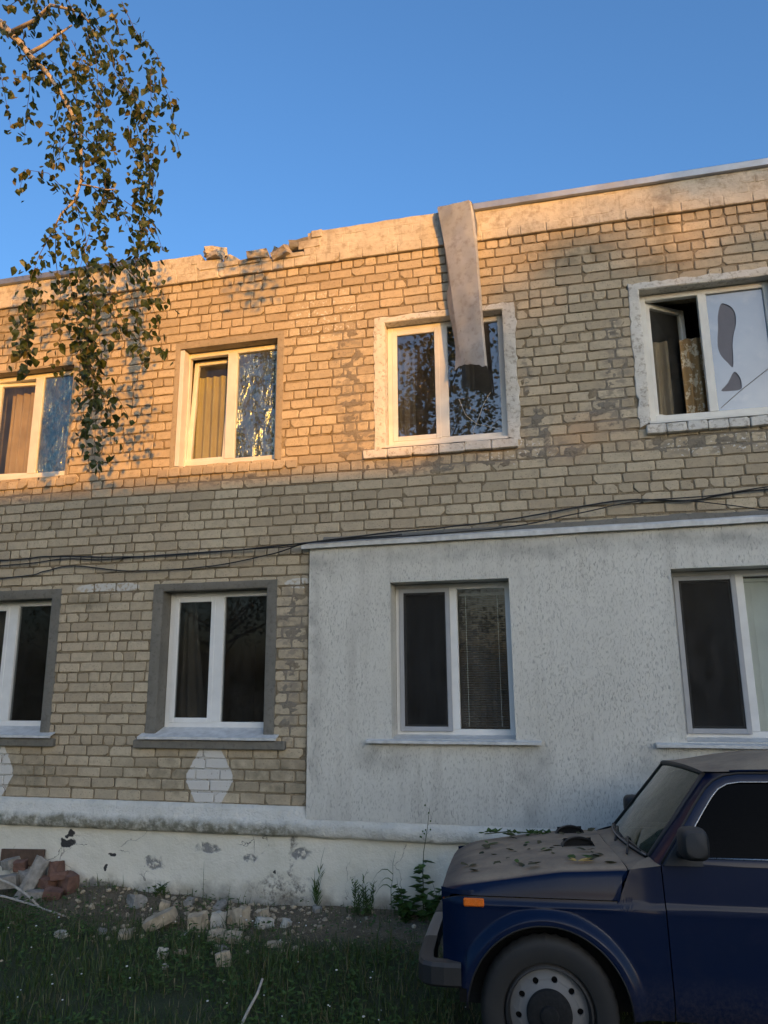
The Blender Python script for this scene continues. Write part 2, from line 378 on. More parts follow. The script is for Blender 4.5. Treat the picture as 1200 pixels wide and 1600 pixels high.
# ------------------------------------------------------------------ ground
def gz(x, y):
    h = .022*nz(x*1.3, y*1.3, 2) + .010*nz(x*5, y*5, 7)
    h += .05*math.exp(min(0, y)/.30)*(.5+.5*nz(x*.9, 3.1)) * (1 if x < -.3 else .6)
    h += .07*math.exp(-((x+4.25)/.35)**2-((y+.12)/.25)**2)
    if x > -1.2: h -= .10*math.exp(-((y+.95)/.35)**2)*min(1, (x+1.2)/.6)
    return h
def frange(a, b, n): return [a+(b-a)*i/(n-1) for i in range(n)]
gx = [-150, -60, -25, -12, -8] + frange(-6.5, 3.6, 110) + [6, 12, 25, 60, 150]
gy = [-150, -60, -25, -12, -7] + frange(-4.6, .05, 62) + [2, 8, 25, 60, 150]
def ground_material():
    t = NT('soil_and_grass_ground'); p = t.pos()
    soil = t.mix(t.mr(t.noise(p, 6, 6, .7), .3, .7), (.11,.082,.05), (.21,.168,.11))
    soil = t.mix(t.mr(t.noise(p, 45, 4, .7), .56, .66, 0, .7), soil, (.28,.255,.21))
    green = t.mix(t.noise(p, 9, 5), (.03,.045,.016), (.06,.075,.03))
    sx = t.n('ShaderNodeSeparateXYZ', {0: p})
    y = t.math('ADD', sx.outputs[1], t.math('MULTIPLY', t.math('SUBTRACT', t.noise(p, 1.8, 5), .5), 1.1))
    m = t.mr(y, -.95, -.55)
    return t.done(t.mix(m, green, soil), .97, t.bump(t.noise(p, 35, 6, .7), .9, .03))
MT['ground'] = ground_material()
gb = MB().grid([[(x, y, gz(x, y) if -7 < x < 4 and -5 < y <= .1 else -.02) for y in gy] for x in gx])
ground = gb.build('ground', MT['ground'], None, True, fix=True)
tag(ground, 'dark soil and grass ground in front of the house', 'ground', kind='structure')

# ------------------------------------------------------------------ the brick house
house = empty('apartment_house', (0, 0, 0))
tag(house, 'two-storey pale brick apartment house with broken parapet and grey rendered section', 'house')
BX0, BX1 = -9.0, 4.6
#         name  opening x0 x1 z0 z1        outer rect (bricks stop)      frame y
OPEN = {
 'W1': (-6.33,-5.16,4.12,5.42), 'W2': (-3.85,-2.73,4.12,5.445), 'W3': (-1.575,-.395,4.15,5.46), 'W4': (.88,2.02,4.18,5.48),
 'L1': (-6.30,-5.17,1.44,2.795), 'L2': (-3.885,-2.77,1.44,2.82), 'L3': (-1.53,-.445,1.43,2.815), 'L4': (.92,2.05,1.43,2.84)}
OUTER = {'W1': (-6.40,-5.14,4.10,5.44), 'W2': (-3.91,-2.655,4.10,5.52), 'W3': (-1.69,-.27,4.10,5.53), 'W4': (.775,2.13,4.13,5.56),
 'L1': (-6.42,-5.055,1.32,2.89), 'L2': (-4.0,-2.66,1.32,2.90)}
ZB, ZT, RP = .83, 6.23, .10
def wall_holes(x0, x1, z0, z1, y0, y1, holes):
    xs = sorted({x0, x1, *[c for h in holes for c in h[:2]]}); zs = sorted({z0, z1, *[c for h in holes for c in h[2:]]})
    xs = [x for x in xs if x0 <= x <= x1]; zs = [z for z in zs if z0 <= z <= z1]
    nx, nzz = len(xs)-1, len(zs)-1
    def solid(i, k):
        if not (0 <= i < nx and 0 <= k < nzz): return False
        cx, cz = (xs[i]+xs[i+1])/2, (zs[k]+zs[k+1])/2
        return not any(h[0] < cx < h[1] and h[2] < cz < h[3] for h in holes)
    m = MB()
    for i in range(nx):
        for k in range(nzz):
            if not solid(i, k): continue
            a, b, c, d = xs[i], xs[i+1], zs[k], zs[k+1]
            m.add([(a,y0,c),(b,y0,c),(b,y0,d),(a,y0,d)], [(0,1,2,3)]); m.add([(a,y1,c),(b,y1,c),(b,y1,d),(a,y1,d)], [(3,2,1,0)])
            if not solid(i-1, k): m.add([(a,y0,c),(a,y0,d),(a,y1,d),(a,y1,c)], [(0,1,2,3)])
            if not solid(i+1, k): m.add([(b,y0,c),(b,y1,c),(b,y1,d),(b,y0,d)], [(0,1,2,3)])
            if not solid(i, k-1): m.add([(a,y0,c),(a,y1,c),(b,y1,c),(b,y0,c)], [(0,1,2,3)])
            if not solid(i, k+1): m.add([(a,y0,d),(b,y0,d),(b,y1,d),(a,y1,d)], [(0,1,2,3)])
    return m
wall = wall_holes(BX0, BX1, .55, 6.30, .024, .38, [(o[0]-.009, o[1]+.009, o[2]-.009, o[3]+.009) for o in OPEN.values()]).build('brick_wall', MT['mortar'], house, fix=True)

def brick_mesh(L, h, dep=.03, rough=1.0, back=.02):
    """front outline of 10 uneven points, a worn arris and straight sides"""
    a, b = L/2, h/2
    c = [U(.004, .013)*rough for _ in range(4)]
    if RND() < .30*rough: c[random.randrange(4)] = U(.018, .042)
    j = lambda s=.0035: U(-s, s)*rough
    P = [(-a+c[0]+j(), -b+j()), (j(.05), -b+j()), (a-c[1]+j(), -b+j()), (a+j(), -b+c[1]+j()), (a+j(), b-c[2]+j()), (a-c[2]+j(), b+j()),
         (j(.05), b+j()), (-a+c[3]+j(), b+j()), (-a+j(), b-c[3]+j()), (-a+j(), -b+c[0]+j())]
    tilt = U(-.012, .012)*rough; tx = U(-.03, .03)*rough
    m = MB(); n = len(P); V = []
    for (x, z) in P: V.append((x*(1-.014/L), U(-.0012, .0012)*rough+tilt*x*.25+tx*z*.3, z*(1-.010/h)))
    for (x, z) in P: V.append((x, .006, z))
    for (x, z) in P: V.append((x, back, z))
    F = [tuple(range(n))]
    for i in range(n):
        k = (i+1) % n
        F.append((i, n+i, n+k, k)); F.append((n+i, 2*n+i, 2*n+k, n+k))
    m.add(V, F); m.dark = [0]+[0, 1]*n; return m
def brick_data(b, mat):
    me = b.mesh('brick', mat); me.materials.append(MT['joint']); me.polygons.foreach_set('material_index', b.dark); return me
POOL = {k: [brick_data(brick_mesh(l, .086), MT['brick']) for _ in range(n)] for k, l, n in (('S', .238, 26), ('H', .112, 14))}
HEADER = {5, 11, 15, 19, 23, 27, 31, 35, 39, 42, 46, 50, 53}
bricks = []
for i in range(54):
    z = ZB+RP*i+RP/2
    block = [(o[0]+.018, o[1]-.018) for o in OUTER.values() if o[2]+.02 < z < o[3]-.02]
    if z < 3.24: block.append((-2.34, 9))
    block.sort(); segs = []; cur = -7.7
    for (a, b) in block:
        if a > cur: segs.append((cur, a))
        cur = max(cur, b)
    if cur < 3.3: segs.append((cur, 3.3))
    hdr = i in HEADER
    pit = .124 if hdr else .25
    off = random.choice((0, .062, .125, .187)) + U(-.02, .02)
    if hdr: off = U(0, .124)
    for (a, b) in segs:
        x = math.floor((a-off)/pit)*pit + off
        while x < b:
            step = pit+U(-.007, .007)
            l, r = max(a, x), min(b, x+step)
            if not hdr and RND() < .05 and r-l > .23:
                mid = l+(r-l)*U(.4, .6); spans = [(l, mid), (mid, r)]
            else: spans = [(l, r)]
            for (l2, r2_) in spans:
                if r2_-l2 > .045: bricks.append(((l2+r2_)/2, z+U(-.003, .003)+.012*nz(x*.35, i*.21), r2_-l2-.012))
            x += step
def apparent(b):
    d = (Vector((b[0], 0, b[1]))-CAM); L = d.length
    vis = -6.2 < b[0] < 2.05
    return (b[2]*(d.y/L)/L**2) if vis else 0
bricks.sort(key=apparent, reverse=True)
N_SINGLE = 290
for (x, z, l) in bricks[:N_SINGLE]:
    k = 'S' if l > .17 else 'H'
    o = link('brick', random.choice(POOL[k]), wall)
    if marked(x, z): o.material_slots[0].link = 'OBJECT'; o.material_slots[0].material = MT['brick_marked']
    o.location = (x, -U(0, .005), z); o.scale = (l/(.238 if k == 'S' else .112), 1, U(.97, 1.02))
    o.rotation_euler = (U(-.012, .012), U(-.008, .008), U(-.012, .012))
mb = MB(); mi = []
for (x, z, l) in bricks[N_SINGLE:]:
    b = brick_mesh(l, .086*U(.97, 1.02)); dy = -U(0, .005); a = U(-.008, .008)
    mb.add([(x+p[0]*math.cos(a)-p[2]*math.sin(a), p[1]+dy, z+p[2]*math.cos(a)+p[0]*math.sin(a)) for p in b.v], b.f)
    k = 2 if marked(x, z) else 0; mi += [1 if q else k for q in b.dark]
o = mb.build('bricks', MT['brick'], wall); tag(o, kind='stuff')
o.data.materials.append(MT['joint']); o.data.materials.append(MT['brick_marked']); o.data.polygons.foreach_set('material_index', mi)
# the mortar itself: uneven, here sunk between the bricks, there smeared over them
def cem_at(x, z):
    x += .10*nz(x*5, z*5, 40); z += .10*nz(x*5, z*5, 50); k = 0
    for (cx, cz, rx, rz) in CEMENT_SPOTS:
        d = math.hypot((x-cx)/rx, (z-cz)/rz)
        if d < 1.2: k = max(k, min(1, (1.2-d)/.4))
    return k
mx, mz = frange(-7.7, 3.3, 551), frange(.83, 6.235, 271)
m = MB(); idx = {}
def mort(i, k):
    if (i, k) not in idx:
        x, z = mx[i], mz[k]; q = .0088+.0070*nz(x*11, z*17, 1)+.0065*nz(x*31, z*38, 2)
        c = cem_at(x, z)
        if c > 0: q -= c*(.0085+.010*nz(x*7, z*12, 8))
        idx[(i, k)] = len(m.v); m.v.append((x, q, z))
    return idx[(i, k)]
for i in range(550):
    for k in range(270):
        cx, cz = (mx[i]+mx[i+1])/2, (mz[k]+mz[k+1])/2
        if cx > -2.30 and cz < 3.22: continue
        if any(o_[0]-.012 < cx < o_[1]+.012 and o_[2]-.012 < cz < o_[3]+.012 for o_ in OPEN.values()): continue
        m.f.append((mort(i, k), mort(i+1, k), mort(i+1, k+1), mort(i, k+1)))
m.build('mortar', MT['mortar'], wall, True)

# parapet: cream painted courses, broken in the middle
def partop(x):
    if -3.64 < x < -3.40: return 6.47+.01*nz(x*9)
    if x < -3.62: return 6.545+.006*nz(x*6)
    if x < -2.42: return 6.385+.035*nz(x*7, 4)+.02*nz(x*19)
    return 6.615+.012*nz(x*5, 2)
par = MB(); xs = frange(BX0, BX1, 230)
for i in range(len(xs)-1):
    a, b = xs[i], xs[i+1]; t = partop((a+b)/2)
    par.box(a, b, -.0185-.004*nz(a*4, 7), .40, 6.231, t-.006)
parapet = par.build('parapet', MT['parapet'], house)
pb = MB()
for r, z0 in enumerate((6.23, 6.33, 6.43, 6.53)):
    x = -7.7+U(0, .1)
    while x < 3.3:
        l = random.choice((.25, .25, .25, .125)); cx = x+l/2; hh = .1
        top = partop(cx)
        if z0+.05 < top:
            hh = min(.1, top-z0)
            b = brick_mesh(l-.003, hh-.003, rough=.8)
            dy = -(.030 if r == 0 else .022)-U(0, .004)-(U(0, .02) if -3.7 < cx < -2.3 and r > 0 else 0)
            tw = U(-.03, .03) if -3.7 < cx < -2.2 else U(-.004, .004)
            zz = z0+hh/2+(U(-.015, .02) if -3.6 < cx < -2.3 and r > 0 else 0)
            o = link('brick', b.mesh('brick', MT['parapet']), parapet)
            o.location = (cx, dy, zz); o.rotation_euler = (0, tw, tw*.6)
        x += l
# the skin of old paint over the parapet courses, with bricks coming through where it has worn
m = MB(); sx_ = frange(-7.7, 3.3, 441); idx = {}
def skin(i, k):
    if (i, k) not in idx:
        x = sx_[i]; z0, z1 = 6.262+.02*nz(x*3, 4), partop(x)-.002
        z = z0+(z1-z0)*k/13; e = min(k, 2)/2
        idx[(i, k)] = len(m.v); m.v.append((x, -.0262*e-.012*(1-e)+.0062*nz(x*3.2, z*7, 2)+.0036*nz(x*14, z*19, 6)+.0026-(.004 if k == 13 else 0), z))
    return idx[(i, k)]
for i in range(440):
    if -3.66 < sx_[i] < -2.40: continue
    for k in range(13): m.f.append((skin(i, k), skin(i+1, k), skin(i+1, k+1), skin(i, k+1)))
m.build('paint_skin', MT['parapet'], parapet, True)
# coping sheets still in place
def coping(x0, x1, z):
    m = MB()
    P = []
    for x in frange(x0, x1, 24):
        w = .004*nz(x*3, z)
        P.append([(x, -.035+w, z-.015), (x, -.062+w, z-.005), (x, -.066+w, z+.055+w), (x, -.06, z+.062+w), (x, .46, z+.075), (x, .47, z+.0)])
    m.grid(P)
    return m.build('coping_sheet', MT['coping'], house)
coping(-.70, 1.14, 6.570); coping(1.115, 4.62, 6.574); coping(BX0, -4.345, 6.535)

# body of the house behind the facade
m = MB()
m.box(BX0, BX0+.3, .385, 8, -.1, 6.25); m.box(BX1-.3, BX1, .385, 8, -.1, 6.25); m.box(BX0+.31, BX1-.31, 7.7, 8, -.1, 6.25)
m.build('side_walls', MT['plaster_tan'], house)
MB().box(BX0+.01, BX1-.01, .42, 7.98, 6.10, 6.24).build('roof', MT['roofing'], house)
m = MB()
m.box(BX0+.31, BX1-.31, .39, 7.6, .8, .9); m.box(BX0+.31, BX1-.31, .39, 7.6, 3.35, 3.5); m.box(BX0+.31, BX1-.31, .39, 7.6, 5.95, 6.05)
for x in (-7.2, -4.5, -2.2, .25, 2.9): m.box(x, x+.12, .392, 3.5, .91, 3.34); m.box(x, x+.12, .392, 3.5, 3.51, 5.94)
m.box(BX0+.32, BX1-.32, 3.51, 3.6, .91, 3.34); m.box(BX0+.32, BX1-.32, 3.51, 3.6, 3.51, 5.94)
m.build('room_partitions', MT['interior'], house)

# insulation cladding with its flashing
clad = wall_holes(-2.32, BX1, .735, 3.20, -.06, .008, [OPEN['L3'], OPEN['L4']]).build('insulation_cladding', MT['cladding'], house, fix=True)
P = []
for x in frange(-2.39, BX1, 60):
    zz = 3.165+.016*(x+2.3)/2 + .003*nz(x*2)
    P.append([(x, -.085, zz), (x, -.105, zz+.002), (x, -.107, zz+.040+.006*nz(x*3, 5)), (x, -.100, zz+.048+.006*nz(x*3, 5)), (x, -.02, zz+.075+.01*nz(x*1.7, 8)), (x, .006, zz+.085)])
MB().grid(P).build('flashing', MT['sill'], clad, True, sharp=30)
P = []
for x in frange(-2.2, BX1, 90):
    zz = 3.165+.016*(x+2.3)/2; w = .5+.5*nz(x*2.3, 9)
    P.append([(x, -.03, zz+.07), (x, -.016-.01*w, zz+.095+.02*w), (x, .004, zz+.105+.05*w)])
MB().grid(P).build('mortar_fillet', MT['plaster_grey'], clad, True)

# whitewashed plinth and its swollen roll moulding
P = []
for x in frange(BX0, BX1, 260):
    row = []
    for z in frange(-.25, .60, 22):
        y = -.022 + .010*nz(x*1.5, z*2) + .006*nz(x*7, z*7)
        if z < .16: y += .05*max(0, nz(x*2.2, 5)-.05)*(.16-z)/.16 + (.05*max(0, nz(x*5, z*5, 3)) if z < .1 else 0)
        row.append((x, y, z))
    P.append(row)
plinth = MB().grid(P).build('plinth', MT['plinth'], house, True)
P = []
for x in frange(BX0, BX1, 320):
    k = .012*nz(x*1.1, 1)+.008*nz(x*4, 6); d = .014*nz(x*1.7, 12)+.012*nz(x*6, 3)+.008*nz(x*15, 4)
    left = x < -2.335
    row = [(x, -.015, .585+k), (x, -.055, .582+k), (x, -.074-d, .592+k), (x, -.088-d*1.3, .612+k), (x, -.090-d*1.1, .668+k), (x, -.080-d*.7, .700+k), (x, -.062, .720+k*.6), (x, -.052+.01*nz(x*5, 8), .742)]
    row += [(x, -.038+.008*nz(x*4, 2), .785), (x, -.024, .826+.008*nz(x*6, 4)), (x, .012, .832)] if left else [(x, -.045, .746), (x, -.03, .747), (x, .01, .748)]
    P.append(row)
MB().grid(P).build('roll_moulding', MT['moulding'], plinth, True)

# ------------------------------------------------------------------ windows
def ring(m, x0, x1, z0, z1, y0, y1, w, wb=None, c=.004, M=None):
    wb = wb or w
    m.box(x0, x0+w, y0, y1, z0, z1, M, c); m.box(x1-w, x1, y0, y1, z0, z1, M, c)
    m.box(x0+w-.001, x1-w+.001, y0+.002, y1-.001, z0, z0+wb, M, c); m.box(x0+w-.001, x1-w+.001, y0+.002, y1-.001, z1-w, z1, M, c)
def surround(win, op, out, mat, yf, rough=.012, depth=.012, bottom=True):
    """band of render round an opening: uneven outer edge, turned into the reveal"""
    x0, x1, z0, z1 = op; X0, X1, Z0, Z1 = out
    def loop(a, b, c, d, n=26):
        L = [(a, c+(d-c)*i/n) for i in range(n)] + [(a+(b-a)*i/n, d) for i in range(n)] + [(b, d-(d-c)*i/n) for i in range(n+1)]
        return L
    I = loop(x0, x1, z0, z1); O = loop(X0, X1, Z0, Z1); P = []
    for k, ((ix, iz), (ox, oz)) in enumerate(zip(I, O)):
        jx = rough*(nz(oz*9, ox*9, 1)+.7*nz(oz*30, ox*30, 2)); jz = rough*(nz(oz*9, ox*9, 5)+.7*nz(oz*30, ox*30, 6))
        ox += jx; oz += jz; d = depth*(1+.4*nz(ix*5, iz*5))
        e = rough*.15*nz(ix*13, iz*13, 9)
        P.append([(ox, .012, oz), (ox+(ix-ox)*.06, -d*.75, oz+(iz-oz)*.06), (ix+(ox-ix)*.12+e, -d, iz+(oz-iz)*.12+e), (ix+e, -d*.5, iz+e), (ix, yf+.03, iz)])
    return MB().grid(P).build('render_surround', mat, win, True, sharp=40)
def pane(parent, x0, x1, z0, z1, y, mat, name='pane'):
    return MB().box(x0, x1, y, y+.006, z0, z1).build(name, mat, parent)
def window(key, yf, mull, mat, zf0, sash='L', fw_=.055, sash_mat=None, sash_rot=0.0, glass=('glass', 'glass'), handle=True, tilt=0.0, screen=False):
    x0, x1, z0, z1 = OPEN[key]; z0 = zf0
    m = MB(); ring(m, x0+.003, x1-.003, z0, z1-.004, yf, yf+.06, fw_)
    m.box(mull[0], mull[1], yf-.003, yf+.059, z0+fw_-.002, z1-fw_, None, .004)
    w = m.build('window', mat, house)
    a, b, c, d = x0+fw_-.004, mull[0]+.006, z0+fw_-.012, z1-fw_-.004+.008      # left light
    if sash_rot or tilt:
        piv = Vector((a, yf+.05, c))
        M = Matrix.Translation(piv) @ Matrix.Rotation(sash_rot, 4, 'Z') @ Matrix.Rotation(tilt, 4, 'X') @ Matrix.Translation(-piv)
    else: M = None
    dy = .03 if M else -.006
    s = MB(); ring(s, a, b, c, d, yf+dy, yf+dy+.05, .05, c=.005, M=M); s = s.build('sash', mat, w)
    g = MB().box(a+.04, b-.04, yf+dy+.02, yf+dy+.026, c+.04, d-.04, M).build('pane', MT[glass[0]], w)
    if handle:
        h = MB(); h.box(b-.035, b-.015, yf+dy-.0+.05, yf+dy+.065, (c+d)/2-.05, (c+d)/2+.02, M, .003); h.build('handle', MT['pvc'], w)
    if glass[1]: pane(w, mull[1]-.004, x1-fw_+.004, z0+fw_-.004, z1-fw_+.002, yf+.025, MT[glass[1]])
    if screen:
        s2 = MB(); ring(s2, a-.012, b+.004, c-.008, d+.01, yf-.022, yf-.008, .042, c=.003); s2.build('screen_frame', MT['screen_frame'], w)
        pane(w, a+.02, b-.03, c+.02, d-.02, yf-.016, MT['mesh'], 'insect_screen').data
    return w
def metal_sill(win, x0, x1, y0, z0, y1, z1, mat):
    P = []
    for x in frange(x0, x1, 14):
        w = .0025*nz(x*4, 3)
        P.append([(x, y1, z1+.004), (x, y0+.01, z0+.002+w), (x, y0, z0-.002+w), (x, y0, z0-.024+w), (x, y0+.012, z0-.026+w), (x, y0+.02, z0-.006+w), (x, y1, z1-.006)])
    m = MB().grid(P)
    n = 7
    m.f.append(tuple(range(n))); m.f.append(tuple(len(m.v)-n+i for i in range(n))[::-1])
    return m.build('sill', mat, win)
def sill_blocks(win, x0, x1, z0, z1, n, y0, mat, lip=.02):
    for i in range(n):
        a, b = x0+(x1-x0)*i/n, x0+(x1-x0)*(i+1)/n
        k = brick_mesh(b-a-.006, z1-z0, back=.14, rough=.9)
        o = MB().add(k.v, k.f).build('sill_brick', mat, win)
        o.location = ((a+b)/2, y0-U(0, .014), (z0+z1)/2+U(-.004, .004)); o.rotation_euler = (U(-.05, -.02), U(-.02, .02), U(-.02, .02))

# upper row
w1 = window('W1', .12, (-5.745, -5.635), MT['pvc_cream'], 4.165, sash_rot=.10, glass=('glass_clear', None))
surround(w1, OPEN['W1'], (-6.36, -5.125, 4.10, 5.45), MT['plaster_tan'], .12, .004, .003)
pane(w1, -5.64, -5.21, 4.22, 5.37, .145, MT['foil'], 'foil_sheet'); pane(w1, -5.64, -5.21, 4.22, 5.37, .135, MT['glass'])
sill_blocks(w1, -6.45, -5.0, 4.01, 4.095, 12, -.022, MT['brick'])
w2 = window('W2', .12, (-3.345, -3.235), MT['pvc_cream'], 4.15, tilt=-.07, glass=('glass_clear', 'glass'))
surround(w2, OPEN['W2'], OUTER['W2'], MT['plaster_tan'], .12, .006, .006)
pane(w2, -3.24, -2.78, 4.20, 5.395, .155, MT['foil'], 'foil_sheet')
MB().box(-3.848, -3.80, -.004, .118, 4.125, 5.43, None, .004).build('jamb_liner', MT['pvc_cream'], w2)
sill_blocks(w2, -4.02, -2.48, 4.01, 4.095, 12, -.022, MT['brick'])
w3 = window('W3', .10, (-1.045, -.96), MT['pvc_cream'], 4.185, glass=('glass_mirror', None))
surround(w3, OPEN['W3'], OUTER['W3'], MT['plaster_white'], .10, .022, .016)
sill_blocks(w3, -1.80, -.30, 4.04, 4.125, 6, -.035, MT['plaster_white'])
metal_sill(w3, -1.60, -.39, -.005, 4.165, .10, 4.19, MT['pvc_cream'])
w4 = window('W4', .10, (1.40, 1.475), MT['pvc_cream'], 4.215, sash_rot=.62, glass=('glass_clear', None), handle=False)
surround(w4, OPEN['W4'], OUTER['W4'], MT['plaster_white'], .10, .02, .018)
sill_blocks(w4, .83, 2.2, 4.06, 4.145, 8, -.045, MT['plaster_white'])
metal_sill(w4, .87, 2.03, -.02, 4.185, .10, 4.22, MT['pvc_cream'])
# broken panes of W3 and W4: cut from an outline
def cut_pane(parent, rect, hole, y, mat, name):
    bm = bmesh.new()
    x0, x1, z0, z1 = rect
    def loop(L):
        vs = [bm.verts.new((x, y, z)) for x, z in L]
        return [bm.edges.new((vs[i], vs[(i+1) % len(vs)])) for i in range(len(vs))]
    E = loop([(x0, z0), (x1, z0), (x1, z1), (x0, z1)])
    for h in hole:
        n = len(h); Q = []
        for i in range(n):
            p0, a, b, p3 = (Vector(h[(i+k) % n]) for k in (-1, 0, 1, 2))
            for t in (0, .33, .67): Q.append(.5*((2*a)+(b-p0)*t+(2*p0-5*a+4*b-p3)*t*t+(3*a-3*b+p3-p0)*t**3))
        E += loop([tuple(q) for q in Q])
    bmesh.ops.triangle_fill(bm, use_beauty=True, use_dissolve=False, edges=E)
    g = bmesh.ops.extrude_face_region(bm, geom=list(bm.faces))
    for v in [e for e in g['geom'] if isinstance(e, bmesh.types.BMVert)]: v.co.y += .004
    bmesh.ops.recalc_face_normals(bm, faces=bm.faces)
    me = bpy.data.meshes.new(name); bm.to_mesh(me); bm.free(); me.materials.append(mat)
    return link(name, me, parent)
S_HOLE = [(1.60,5.31),(1.64,5.31),(1.69,5.27),(1.715,5.20),(1.71,5.10),(1.68,5.00),(1.66,4.90),(1.655,4.80),(1.64,4.68),(1.60,4.73),(1.555,4.80),(1.535,4.88),(1.54,4.98),(1.555,5.08),(1.565,5.20)]
T_HOLE = [(1.645,4.635),(1.69,4.575),(1.695,4.50),(1.68,4.46),(1.60,4.455),(1.52,4.465),(1.58,4.53)]
pane(w4, 1.47, 1.968, 4.266, 5.428, .135, MT['torn_film'], 'inner_film')
cut_pane(w4, (1.468, 1.97, 4.265, 5.43), [S_HOLE, T_HOLE], .125, MT['film'], 'film_covered_pane')
MB().tube([(1.50,.118,4.30),(1.68,.118,4.45),(1.965,.118,4.66)], .0025, 4).build('crack_line', MT['curtain_dark'], w4)
cut_pane(w3, (-.965, -.45, 4.232, 5.405), [], .125, MT['glass_mirror'], 'cracked_pane')
for pts in ([(-.70,4.35),(-.62,4.55),(-.55,4.66)], [(-.70,4.35),(-.55,4.30),(-.46,4.27)], [(-.70,4.35),(-.80,4.45),(-.86,4.62)], [(-.70,4.35),(-.74,4.27),(-.73,4.24)]):
    MB().tube([(x, .121, z) for x, z in pts], .002, 4).build('crack_line', MT['plaster_white'], w3)
# lower row
l1 = window('L1', .15, (-5.80, -5.69), MT['pvc'], 1.495, glass=('glass_dark', 'glass_dark'))
surround(l1, OPEN['L1'], (-6.42,-5.055,1.40,2.895), MT['plaster_grey'], .15, .004, .012)
metal_sill(l1, -6.45, -4.995, -.085, 1.425, .15, 1.495, MT['sill'])
MB().box(-6.5, -4.98, -.055, .01, 1.315, 1.392, None, .008).build('sill_band', MT['plaster_grey'], l1)
l2 = window('L2', .15, (-3.385, -3.285), MT['pvc'], 1.495, glass=('glass_dark', 'glass_dark'))
surround(l2, OPEN['L2'], (-4.0,-2.66,1.40,2.90), MT['plaster_grey'], .15, .004, .012)
metal_sill(l2, -4.03, -2.615, -.085, 1.425, .15, 1.495, MT['sill'])
MB().box(-4.09, -2.54, -.055, .01, 1.315, 1.392, None, .008).build('sill_band', MT['plaster_grey'], l2)
def lining(win, key, z0):
    x0, x1, _, z1 = OPEN[key]; m = MB()
    m.box(x0-.006, x0, .009, .17, z0, z1+.006); m.box(x1, x1+.006, .009, .17, z0, z1+.006); m.box(x0+.0005, x1-.0005, .009, .17, z1+.0005, z1+.006)
    m.build('reveal_lining', MT['cladding'], win)
l3 = window('L3', .15, (-1.02, -.945), MT['pvc'], 1.445, screen=True, glass=('glass_dark', 'glass_clear')); lining(l3, 'L3', 1.43)
metal_sill(l3, -1.75, -.23, -.125, 1.418, .15, 1.448, MT['sill'])
l4 = window('L4', .15, (1.45, 1.525), MT['pvc'], 1.445, screen=True, glass=('glass_dark', 'glass_clear')); lining(l4, 'L4', 1.43)
metal_sill(l4, .68, 2.3, -.125, 1.412, .15, 1.448, MT['sill'])

# curtains, blinds and plants inside the rooms
def curtain(x0, x1, z0, z1, y, mat, label, waves=9, amp=.03, skew=0.0):
    P = []
    n = 80
    for i in range(n):
        t = i/(n-1); row = []
        for k, z in enumerate(frange(z0, z1, 8)):
            q = (z-z0)/(z1-z0)
            row.append((x0+(x1-x0)*t+skew*(1-q)*t, y+amp*math.sin(t*waves*6.283+.6*nz(t*7, q*2))*(1.15-.5*q), z))
        P.append(row)
    o = MB().grid(P).build('curtain', mat, None, True); tag(o, label, 'curtain', 'curtains behind the windows'); return o
curtain(-3.80, -3.36, 3.9, 5.20, .25, MT['curtain_olive'], 'olive green curtain behind the ajar sash beside the foil-covered pane', 5, .02)
curtain(-6.25, -5.75, 3.9, 5.4, .36, MT['curtain_lace'], 'beige curtain behind the upper window hung over by birch twigs', 5)
curtain(-1.5, -1.33, 3.9, 5.3, .30, MT['plaster_white'], 'narrow white curtain behind the unbroken sash of the cracked window', 2, .02)
curtain(-.95, -.72, 3.9, 5.25, .36, MT['curtain_lace'], 'tan curtain behind the cracked pane under the hanging metal sheet', 3)
curtain(1.24, 1.50, 3.9, 5.08, .30, MT['lace'], 'gold flower-patterned lace curtain beyond the sash that stands open', 3, .02)
curtain(.97, 1.16, 3.9, 5.15, .46, MT['curtain_lace'], 'pale drawn-back curtain behind the glass of the open sash', 2, .02)
curtain(-3.82, -3.70, 1.2, 2.8, .33, MT['curtain_dark'], 'dark drawn-back curtain in the grey-framed lower window', 2, .02, .22)
curtain(-6.2, -5.95, 1.2, 2.8, .33, MT['curtain_dark'], 'dark curtain in the lower window cut off by the picture edge', 2, .02, .1)
curtain(-1.5, -1.03, 1.2, 2.8, .33, MT['curtain_grey'], 'grey net curtain behind the insect screen of the rendered wall window', 5, .02)
curtain(-.93, -.50, 1.2, 2.8, .42, MT['curtain_dark'], 'dark curtain behind the lowered dark blind', 4, .03)
def blind(x0, x1, z0, z1, y, mat, label, ang):
    root = empty('window_blind', ((x0+x1)/2, y, z0)); tag(root, label, 'blind', 'window blinds')
    m = MB(); z = z0; c = Vector(root.location); s, k = math.sin(ang)*.0125, math.cos(ang)*.0125
    while z < z1:
        m.add([(x0-c.x, -k, z-s-c.z), (x1-c.x, -k, z-s-c.z), (x1-c.x, k, z+s-c.z), (x0-c.x, k, z+s-c.z)], [(0,1,2,3)]); z += .0215
    tag(m.build('slats', mat, root), kind='stuff')
    for x in (x0+.06, x1-.06): MB().tube([(x-c.x, -.016, 0), (x-c.x, -.016, z1-c.z)], .0018, 4).build('cord', MT['blind_light'], root)
    MB().box(x0-c.x, x1-c.x, -.015, .015, z1-c.z, z1-c.z+.03).build('head_rail', mat, root)
blind(-.935, -.52, 1.52, 2.70, .25, MT['blind_dark'], 'dark blind in the window with the car bonnet below it', .35)
blind(1.0, 1.44, 1.52, 2.72, .25, MT['blind_dark'], 'dark blind behind the insect screen above the car roof', .9)
blind(1.535, 1.99, 1.50, 2.74, .25, MT['blind_light'], 'pale green-white closed blind at the picture edge above the car', 1.25)
